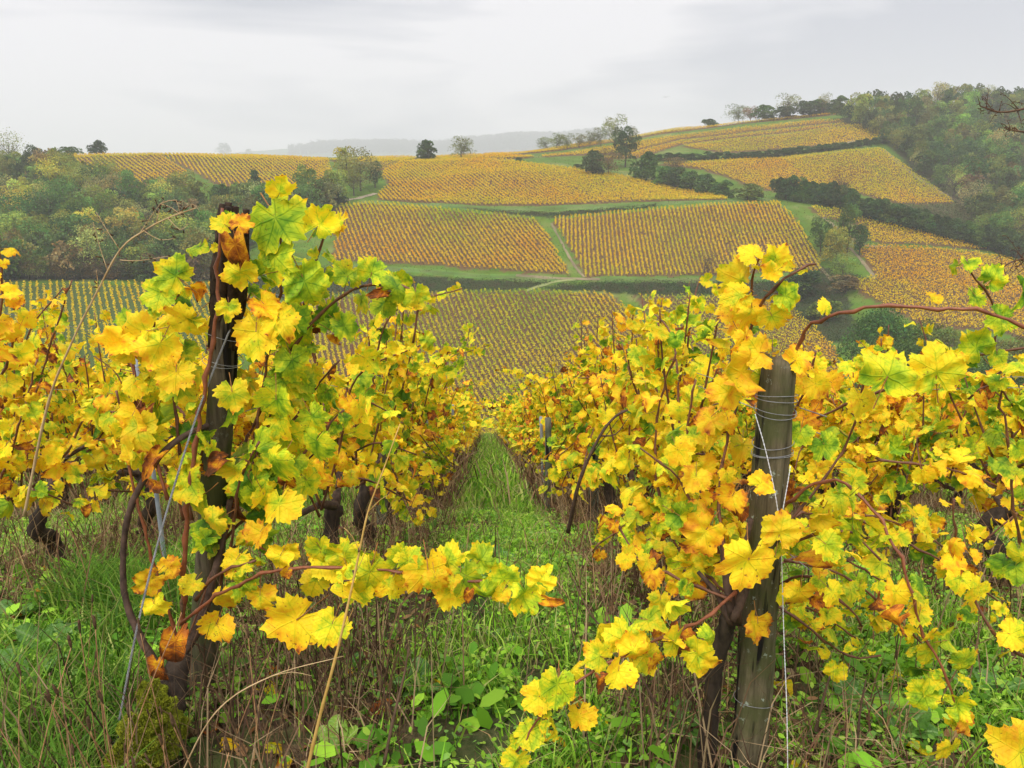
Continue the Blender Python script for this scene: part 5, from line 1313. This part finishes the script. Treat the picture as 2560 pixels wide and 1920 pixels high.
branchy('dry_stalk', [(60,1290,2.6),(120,1010,2.6),(180,855,2.6),(240,735,2.6),(300,625,2.6),(360,577,2.6),(420,545,2.6),(490,520,2.6)],
    [[(300,625,2.6),(270,580,2.6),(240,530,2.6)],[(270,680,2.6),(250,620,2.6),(232,555,2.6)],[(300,650,2.6),(345,652,2.6),(425,640,2.6)],[(345,590,2.6),(375,545,2.6),(400,510,2.6)],
     [(400,510,2.6),(430,520,2.6),(460,545,2.6)],[(400,510,2.6),(440,500,2.6),(450,540,2.6)],[(390,560,2.6),(400,520,2.6),(410,500,2.6)],[(420,545,2.6),(450,575,2.6),(470,560,2.6)],[(440,540,2.6),(480,510,2.6),(500,530,2.6)],[(360,577,2.6),(400,600,2.6),(440,595,2.6)],[(245,720,2.6),(243,690,2.6),(240,675,2.6)]],
    [0.005, 0.0042, 0.003, 0.0018], M['dry'], 'tall dry branching weed stalk against the left wood', 'dry stalk', 0.5, 2)
branchy('dry_stalk', [(760,1960,1.6),(800,1790,1.62),(850,1600,1.65),(890,1420,1.7),(920,1280,1.72),(960,1170,1.75),(1000,1060,1.8)],
    [[(880,1450,1.7),(905,1400,1.7),(915,1370,1.7)],[(920,1280,1.72),(950,1250,1.72),(975,1235,1.72)],[(855,1580,1.66),(880,1530,1.66),(885,1500,1.66)],[(900,1380,1.7),(880,1340,1.7),(860,1320,1.7)]],
    [0.0050, 0.0038, 0.0026, 0.0012], M['ochre'], 'tall ochre weed stalk standing in front of the aisle', 'dry stalk', 0.25, 3)
branchy('dry_stalk', [(440,1960,1.5),(540,1780,1.5),(680,1690,1.55),(860,1640,1.6)], [[(680,1690,1.55),(730,1680,1.55),(780,1690,1.55)]], [0.0018, 0.0014, 0.0008], M['dry'], 'pale curved straw crossing in front of the mossy trunk', 'dry stalk')
branchy('dry_stalk', [(1640,1760,1.7),(1560,1620,1.75),(1480,1540,1.75),(1420,1420,1.8)], [[(1560,1620,1.75),(1540,1560,1.75),(1545,1530,1.75)]], [0.003, 0.0025, 0.0015], M['dry_dark'], 'thin dark twig crossing behind the low leafy cane', 'twig')
branchy('dry_stalk', [(2020,1990,1.9),(2035,1850,1.9),(2060,1740,1.9),(2075,1690,1.9)], [[(2035,1850,1.9),(2020,1800,1.9),(2000,1760,1.9)]], [0.006, 0.005, 0.002], M['dry_dark'], 'black dead stem right of the white string, forked', 'twig')
branchy('dry_stalk', [(2120,1990,1.85),(2140,1880,1.85),(2150,1780,1.85),(2165,1700,1.85)], [[(2140,1880,1.85),(2170,1830,1.85),(2180,1800,1.85)]], [0.004, 0.0035, 0.002], M['dry_dark'], 'dark dead stem in the weeds right of the right post', 'twig')
branchy('dry_stalk', [(960,1910,1.7),(985,1790,1.72),(1010,1690,1.75),(1022,1620,1.75)], [[(985,1790,1.72),(965,1750,1.72),(960,1720,1.72)]], [0.0045, 0.004, 0.002], M['dry_dark'], 'dark reddish dead stem in the grass of the aisle', 'twig')
# looping dark tendrils on the right row
branchy('dry_stalk', [(1420,1330,3.2),(1450,1200,3.1),(1500,1090,3.1),(1540,1040,3.1),(1570,1025,3.1)], [[(1450,1200,3.1),(1470,1150,3.1),(1560,1030,3.1)],[(1500,1090,3.1),(1540,1085,3.1),(1572,1042,3.1)]], [0.009, 0.008, 0.006, 0.005], M['cane_dark'], 'dark old cane bending over in the right row', 'cane')
# lichened twigs reaching in from a tree outside the right edge
def twigs(label, main, n, seed, spread):
    rng = np.random.default_rng(seed); subs = []
    mp = [np.array(q, float) for q in main]
    for i in range(n):
        f = rng.random() * (len(mp) - 1.001); k = int(f); b = mp[k] + (mp[k + 1] - mp[k]) * (f - k)
        d = np.array([rng.uniform(-spread, spread * 0.3), rng.uniform(-spread, spread), 0])
        subs.append([tuple(b), tuple(b + d * 0.5 + [0, -4, 0]), tuple(b + d)])
    return branchy('tree_branch', main, subs, [0.012, 0.009, 0.005, 0.003], M['dry_dark'], label, 'branch', 0.35, seed)
twigs('bare lichened branch tip at the upper right picture edge', [(2680,240,4.5),(2560,272,4.5),(2500,280,4.5),(2450,265,4.5)], 14, 5, 50)
twigs('small bare twig with buds just below the upper branch tip', [(2680,330,4.5),(2570,330,4.5),(2530,325,4.5),(2515,322,4.5)], 12, 6, 30)
twigs('dark twiggy branch tip at the right edge above the vines', [(2700,600,4.5),(2580,640,4.5),(2530,655,4.5),(2490,680,4.5)], 26, 7, 60)

# ------------------------------------------------------------------ grass and weeds
def row_dist(x, y):
    q = (x + 0.034 * (y - 2.2) + 0.775) / 1.55
    return np.abs(q - np.round(q)) * 1.55
def blades(name, xy, hgt, wid, lean, cols, mat, label, cat, seed, bend=0.5, z0=0.0):
    rng = np.random.default_rng(seed); n = len(xy)
    h = hgt * (0.45 + 0.9 * rng.random(n)); th = rng.uniform(0, 2 * np.pi, n)
    L = np.stack([np.cos(th), np.sin(th)], -1) * (lean * (0.3 + rng.random(n)) * h)[:, None]
    ph = rng.uniform(0, 2 * np.pi, n); A = np.column_stack([np.cos(ph), np.sin(ph), np.zeros(n)]) * (wid * (0.6 + 0.8 * rng.random(n)))[:, None] / 2
    B = np.column_stack([xy, Hnear(xy[:, 0], xy[:, 1]) + z0])
    m = B + np.column_stack([L * 0.35, h * 0.6]); t = B + np.column_stack([L, h * (1 - bend * rng.random(n) * 0.5)])
    V = np.stack([B - A, B + A, m + A * 0.8, m - A * 0.8, t], 1).reshape(-1, 3)
    i = np.arange(n)[:, None] * 5
    Q = i + np.array([[0, 1, 2, 3]]); T = i + np.array([[3, 2, 4]])
    c = np.array(cols)[rng.integers(0, len(cols), n)] * (0.7 + 0.6 * rng.random((n, 1)))
    o = link(name, mesh_np(name, V, [Q, T], [mat], attrs={'col': np.repeat(c, 5, 0)}, smooth=False))
    return tag(o, label, cat, kind='stuff')
def scatter(n, x0, x1, y0, y1, seed, cond):
    rng = np.random.default_rng(seed); y = y0 + (y1 - y0) * rng.random(n * 4) ** 1.4; x = rng.uniform(x0, x1, n * 4)
    d = np.hypot((x + 0.83) / 0.15, (y - 1.62) / 0.26); d2 = np.hypot((x - 0.53) / 0.07, (y - 1.75) / 0.2)
    k = (np.abs(x) < 0.78 * y + 0.5) & (d > 1) & (d2 > 1) & (rng.random(n * 4) < cond(x, y)); xy = np.column_stack([x, y])[k]
    return xy[:n]
GREENS = [(0.18, 0.40, 0.025), (0.30, 0.54, 0.04), (0.10, 0.25, 0.02), (0.38, 0.56, 0.07), (0.44, 0.46, 0.14)]
DEADS = [(0.20, 0.115, 0.055), (0.34, 0.22, 0.10), (0.09, 0.05, 0.028), (0.40, 0.28, 0.15), (0.13, 0.065, 0.035)]
tuft = lambda x, y, s=9: vnoise(x, y, 0.28, s)
fg = lambda x, y: np.clip((row_dist(x, y) - 0.30) / 0.25, 0.05, 1) * np.clip((tuft(x, y) - 0.25) * 2.2, 0.06, 1)
blades('grass', scatter(52000, -4, 4, 0.9, 7, 1, fg), 0.10, 0.006, 0.8, GREENS, M['herb'], 'bright green grass in the aisles of the near slope', 'grass', 1)
blades('grass', scatter(45000, -9, 9, 6.5, 40, 2, lambda x, y: np.clip((row_dist(x, y) - 0.32) / 0.2, 0.02, 1)), 0.17, 0.022, 0.6, GREENS, M['herb'], 'green grass strips further down between the rows', 'grass', 2)
lush = scatter(6500, -2.6, -0.55, 1.5, 3.6, 3, lambda x, y: np.clip((tuft(x, y, 4) - 0.35) * 3, 0, 1) * (row_dist(x, y) > 0.3))
blades('grass', lush, 0.20, 0.007, 0.8, [(0.10, 0.23, 0.018), (0.16, 0.31, 0.03), (0.07, 0.16, 0.02), (0.22, 0.30, 0.05)], M['herb'], 'lush long green grass left of the mossy trunk', 'grass', 3)
dw = lambda x, y: np.clip((0.50 - row_dist(x, y)) / 0.25, 0.07, 1) * np.clip((tuft(x, y, 14) - 0.1) * 1.6, 0.1, 1)
blades('dead_weeds', scatter(20000, -4, 4, 0.9, 7, 5, dw), 0.16, 0.0042, 1.4, DEADS, M['dead'], 'tangled brown dead weeds under the near rows', 'dead weeds', 5, 1.2)
blades('dead_weeds', scatter(4200, -4, 4, 2.6, 6.5, 6, dw), 0.40, 0.0045, 0.7, DEADS, M['dead'], 'tall thin dead stems under the near rows', 'dead weeds', 6)
blades('dead_weeds', scatter(22000, -9, 9, 6.5, 38, 7, lambda x, y: np.clip((0.5 - row_dist(x, y)) / 0.2, 0.05, 1)), 0.42, 0.014, 0.8, DEADS, M['dead'], 'brown dead weeds under the farther rows', 'dead weeds', 7)
def thicket(cx, cy, sx, sy, n, label, seed):
    rng = np.random.default_rng(seed); xy = np.column_stack([rng.normal(cx, sx, n), rng.normal(cy, sy, n)])
    blades('dead_stems', xy, 0.46, 0.0042, 0.5, [(0.10, 0.06, 0.035), (0.16, 0.10, 0.055), (0.07, 0.04, 0.025), (0.34, 0.24, 0.13), (0.22, 0.13, 0.07)], M['dead'], label, 'dead stems', seed)
thicket(-0.62, 2.15, 0.20, 0.22, 380, 'thicket of dark dead stems at the foot of the left post', 31)
thicket(0.50, 1.95, 0.16, 0.25, 200, 'thicket of dead stems at the foot of the right post', 32)
thicket(-1.05, 1.55, 0.28, 0.25, 260, 'straw coloured dead stems in the lower left corner', 33)
thicket(0.1, 2.6, 0.30, 0.35, 50, 'thin dead stems in the aisle grass', 34)
thicket(1.2, 2.3, 0.3, 0.35, 110, 'dead stems under the right hand canes', 35)
def forbs(name, xy, size, zmax, cols, label, seed):
    rng = np.random.default_rng(seed); n = len(xy)
    C = np.column_stack([xy, Hnear(xy[:, 0], xy[:, 1]) + 0.012 + rng.random(n) ** 2 * zmax])
    nr = rng.normal(0, 0.45, (n, 3)); nr[:, 2] += 1; nr /= np.linalg.norm(nr, axis=1)[:, None]
    a = np.cross(nr, rng.normal(size=(n, 3))); a /= np.linalg.norm(a, axis=1)[:, None]; b = np.cross(nr, a)
    s = (size * (0.5 + rng.random(n)))[:, None]
    ring = [(1.0, 0), (0.45, 0.5), (-0.5, 0.45), (-1.0, 0), (-0.5, -0.45), (0.45, -0.5)]
    V = np.stack([C + a * s * p + b * s * q - nr * s * 0.18 * abs(p) for p, q in ring], 1).reshape(-1, 3)
    F = np.arange(n * 6).reshape(-1, 6)
    c = np.array(cols)[rng.integers(0, len(cols), n)] * (0.7 + 0.6 * rng.random((n, 1)))
    o = link(name, mesh_np(name, V, F, [M['herb']], attrs={'col': np.repeat(c, 6, 0)}, smooth=False)); tag(o, label, 'weeds', kind='stuff')
forbs('weeds', scatter(95000, -4, 4, 0.9, 6, 11, lambda x, y: np.clip((tuft(x, y, 21) - 0.3) * 2, 0.08, 1) * np.clip((row_dist(x, y) - 0.05) / 0.25, 0.35, 1)), 0.012, 0.07, GREENS[:4] + [(0.20, 0.38, 0.07)], 'small leafy green weeds carpeting the aisles', 11)
forbs('weeds', scatter(3000, -3, 3, 0.9, 5, 12, lambda x, y: np.clip((tuft(x, y, 25) - 0.45) * 2.5, 0, 1)), 0.034, 0.10, GREENS[:3], 'broader leaved green weeds among the grass', 12)
forbs('leaf_litter', scatter(5200, -4, 4, 0.9, 6, 13, lambda x, y: np.clip((0.85 - row_dist(x, y)), 0.15, 1)), 0.022, 0.02, DEADS + [(0.30, 0.13, 0.04), (0.40, 0.22, 0.10)], 'brown leaf litter on the soil', 13)

# rosettes of dock and plantain
def blade_leaf(seed, L=1.0, W=0.26, arch=0.5):
    n = 9; t = np.linspace(0, 1, n); w = W * np.sin(np.pi * np.clip(t * 0.92 + 0.06, 0, 1)) ** 0.8
    y = np.sin(t * 1.2) / 1.2 * L; z = (0.55 * t - arch * t ** 2) * L
    rip = 0.03 * np.sin(t * 14 + seed)
    V = np.concatenate([np.column_stack([-w, y, z + 0.10 * W + rip]), np.column_stack([0 * w, y, z]), np.column_stack([w, y, z + 0.10 * W - rip])])
    i = np.arange(n - 1); Q = np.vstack([np.stack([i, i + n, i + n + 1, i + 1], -1), np.stack([i + n, i + 2 * n, i + 2 * n + 1, i + n + 1], -1)])
    return V, Q
def herb_leaf_mat(name, c1, c2, vein):
    s = NT(name); tc = s.new('ShaderNodeTexCoord').outputs['Object']; sx = s.new('ShaderNodeSeparateXYZ'); s.l.new(tc, sx.inputs[0])
    mid = s.smooth(s.math('ABSOLUTE', sx.outputs[0]), 0.01, 0.035, 1, 0)
    col = s.mix(mid, s.ramp(s.noise(tc, 5, 3), [(0.3, c1), (0.7, c2)]), vein)
    return s.finish(col, 0.4, 0.4, s.noise(tc, 14, 2), 0.4, 0.02, 0.28, col)
M['dock'] = herb_leaf_mat('dock_leaf', (0.06, 0.17, 0.02), (0.16, 0.34, 0.05), (0.25, 0.42, 0.12))
M['dock_lime'] = herb_leaf_mat('lime_herb_leaf', (0.24, 0.45, 0.05), (0.42, 0.62, 0.10), (0.5, 0.65, 0.2))
BL = {m: [mesh_np('leaf', *blade_leaf(i, 1, [0.2, 0.26, 0.16][i], [0.5, 0.25, 0.8][i]), [M[m]]) for i in range(3)] for m in ('dock', 'dock_lime')}
def rosette(u, v, n, L, mat, label, up=0.5, Y=None):
    a, e = ae(u, v); ys = np.arange(0.9, 12, 0.01); d = Hnear(a * ys, ys) - (CAM_H + e * ys); k = np.nonzero(d >= 0)[0]; y = ys[k[0]] if len(k) else 2.0
    root = empty('leafy_weed', (a * y, y, float(Hnear(0, y)))); 
    for i in range(n):
        o = link('leaf', R.choice(BL[mat]), root); s = L * R.uniform(0.7, 1.15)
        o.rotation_euler = (R.uniform(0.0, up), R.uniform(-0.2, 0.2), i * 2.4 + R.uniform(-0.3, 0.3)); o.scale = (s, s, s); o.location = (0, 0, 0.005)
    tag(root, label, 'weed')
for u, v, n, L, m, lab, up in [
    (840,1890,7,0.12,'dock_lime','bright lime upright leafy weed at the bottom beside the ochre stalk',0.9), (870,1700,7,0.12,'dock','broad leaved green weed beside the ochre stalk',0.6), (1050,1740,9,0.13,'dock','green dock rosette in the middle of the aisle',0.7),
    (60,1740,8,0.20,'dock','large dock at the lower left edge',0.6), (150,1640,8,0.20,'dock','broad dock in the lush grass left of the mossy trunk',0.5), (230,1600,7,0.17,'dock','dock plant close behind the stay cable',0.5), (40,1560,8,0.18,'dock','dock plant in the long grass at the left edge',0.5),
    (1190,1390,8,0.18,'dock','spreading dock at the foot of the right row in the aisle',0.6), (1260,1420,7,0.15,'dock','dock under the right row leaves, near the aisle',0.6), (1250,1620,6,0.12,'dock','small dock left of the drooping leafy cane',0.6), (1700,1830,7,0.12,'dock','low dock left of the right post',0.5),
    (2120,1780,9,0.17,'dock','dock in the weeds right of the white string',0.7), (2240,1850,8,0.15,'dock','dock under the drooping right hand cane',0.7), (2080,1880,7,0.14,'dock','dock at the bottom edge right of the right post',0.6), (2480,1760,8,0.16,'dock','dock at the lower right edge',0.7), (760,1800,5,0.09,'dock_lime','small lime leafy weed near the bottom, left of the ochre stalk',0.9)]:
    rosette(u, v, n, L, m, lab, up)
# dry plantain stalks with seed heads, lower left
def stalk_mesh(seed):
    rng = np.random.default_rng(seed); b = rng.normal(0, 0.10, 2)
    pts = resample([(0, 0, -0.02), (b[0] * 0.3, b[1] * 0.3, 0.35), (b[0], b[1], 0.7), (b[0] * 1.8, b[1] * 1.8, 1.0)], 0.06)
    V, F = tube_geo(pts, [0.0045, 0.0038, 0.003], 5)
    e = pts[-1]; hv, hf = tube_geo(np.array([e + [0, 0, -0.01], e + [0, 0, 0.02], e + [0.004, 0, 0.06], e + [0.008, 0, 0.075]]), [0.003, 0.010, 0.009, 0.003], 6, 0.25, rng)
    return mesh_np('stem', V, F, [M['reddry']]), mesh_np('seed_head', hv, hf, [M['seed']])
M['reddry'] = simple('red_dry_stem', (0.26, 0.12, 0.05), (0.48, 0.28, 0.13), 20, 0.8)
STK = [stalk_mesh(i) for i in range(6)]
rs = np.random.default_rng(77)
for i in range(85):
    if i < 60: x, y = rs.uniform(-1.25, -0.62), rs.uniform(1.05, 1.85)
    else: x, y = rs.uniform(-2.4, 2.4), rs.uniform(1.4, 4.2)
    if -0.62 < x < 0.62 and y < 2.5: x += 1.3
    root = empty('seed_stalk', (x, y, float(Hnear(x, y))))
    s = rs.uniform(0.28, 0.52); k = i % 6
    for nm, me in zip(('stem', 'seed_head'), STK[k]):
        o = link(nm, me, root); o.scale = (s * 0.8, s * 0.8, s); o.rotation_euler = (0, 0, 0)
    root.rotation_euler = (rs.normal(0, 0.12), rs.normal(0, 0.12), rs.uniform(0, 6.28))
    if i < 60: tag(root, 'dry reddish stalk with a dark seed head in the lower left corner', 'dry stalk', 'seed stalks in the lower left corner')
    else: tag(root, 'dry seed stalk scattered in the weeds between the rows', 'dry stalk', 'scattered seed stalks')
# fallen leaves
root_rng = np.random.default_rng(55)
for i in range(150):
    y = root_rng.uniform(1.1, 5.0); x = root_rng.uniform(-0.75, 0.75) * y
    o = link('fallen_leaf', CURLED[i % 4], loc=(x, y, float(Hnear(x, y)) + 0.03))
    s = root_rng.uniform(0.035, 0.055); o.scale = (s, s, s); o.rotation_euler = (root_rng.uniform(-0.5, 0.5), root_rng.uniform(-0.5, 0.5), root_rng.uniform(0, 6.28))
    o.color = (root_rng.choice([0.5, 0.62, 0.86, 0.93, 0.97]), root_rng.random(), root_rng.random(), 1)
    tag(o, 'curled fallen vine leaf lying in the weeds', 'fallen leaf', 'fallen vine leaves')

# ------------------------------------------------------------------ haze
def haze():
    x0, x1, y0, y1, z0, z1 = -5700, 5700, -60, 5060, -56, 400
    V = np.array([(x, y, z) for z in (z0, z1) for y in (y0, y1) for x in (x0, x1)], float)
    F = np.array([(0, 2, 3, 1), (4, 5, 7, 6), (0, 1, 5, 4), (2, 6, 7, 3), (0, 4, 6, 2), (1, 3, 7, 5)])
    m = bpy.data.materials.new('haze'); m.use_nodes = True; n = m.node_tree.nodes; n.clear()
    out = n.new('ShaderNodeOutputMaterial'); v = n.new('ShaderNodeVolumePrincipled')
    v.inputs['Color'].default_value = (0.96, 0.945, 0.955, 1); v.inputs['Density'].default_value = HAZE; v.inputs['Anisotropy'].default_value = 0.0
    m.node_tree.links.new(v.outputs[0], out.inputs['Volume'])
    o = link('haze', mesh_np('haze', V, F, [m], smooth=False)); tag(o, 'thin autumn mist filling the valley', kind='stuff')
HAZE = 0.00036
haze()
print('leaves', n_leaf, 'objects', len(bpy.data.objects), 'rows', n_rows, 'tris', sum(len(m.polygons) for m in bpy.data.meshes))
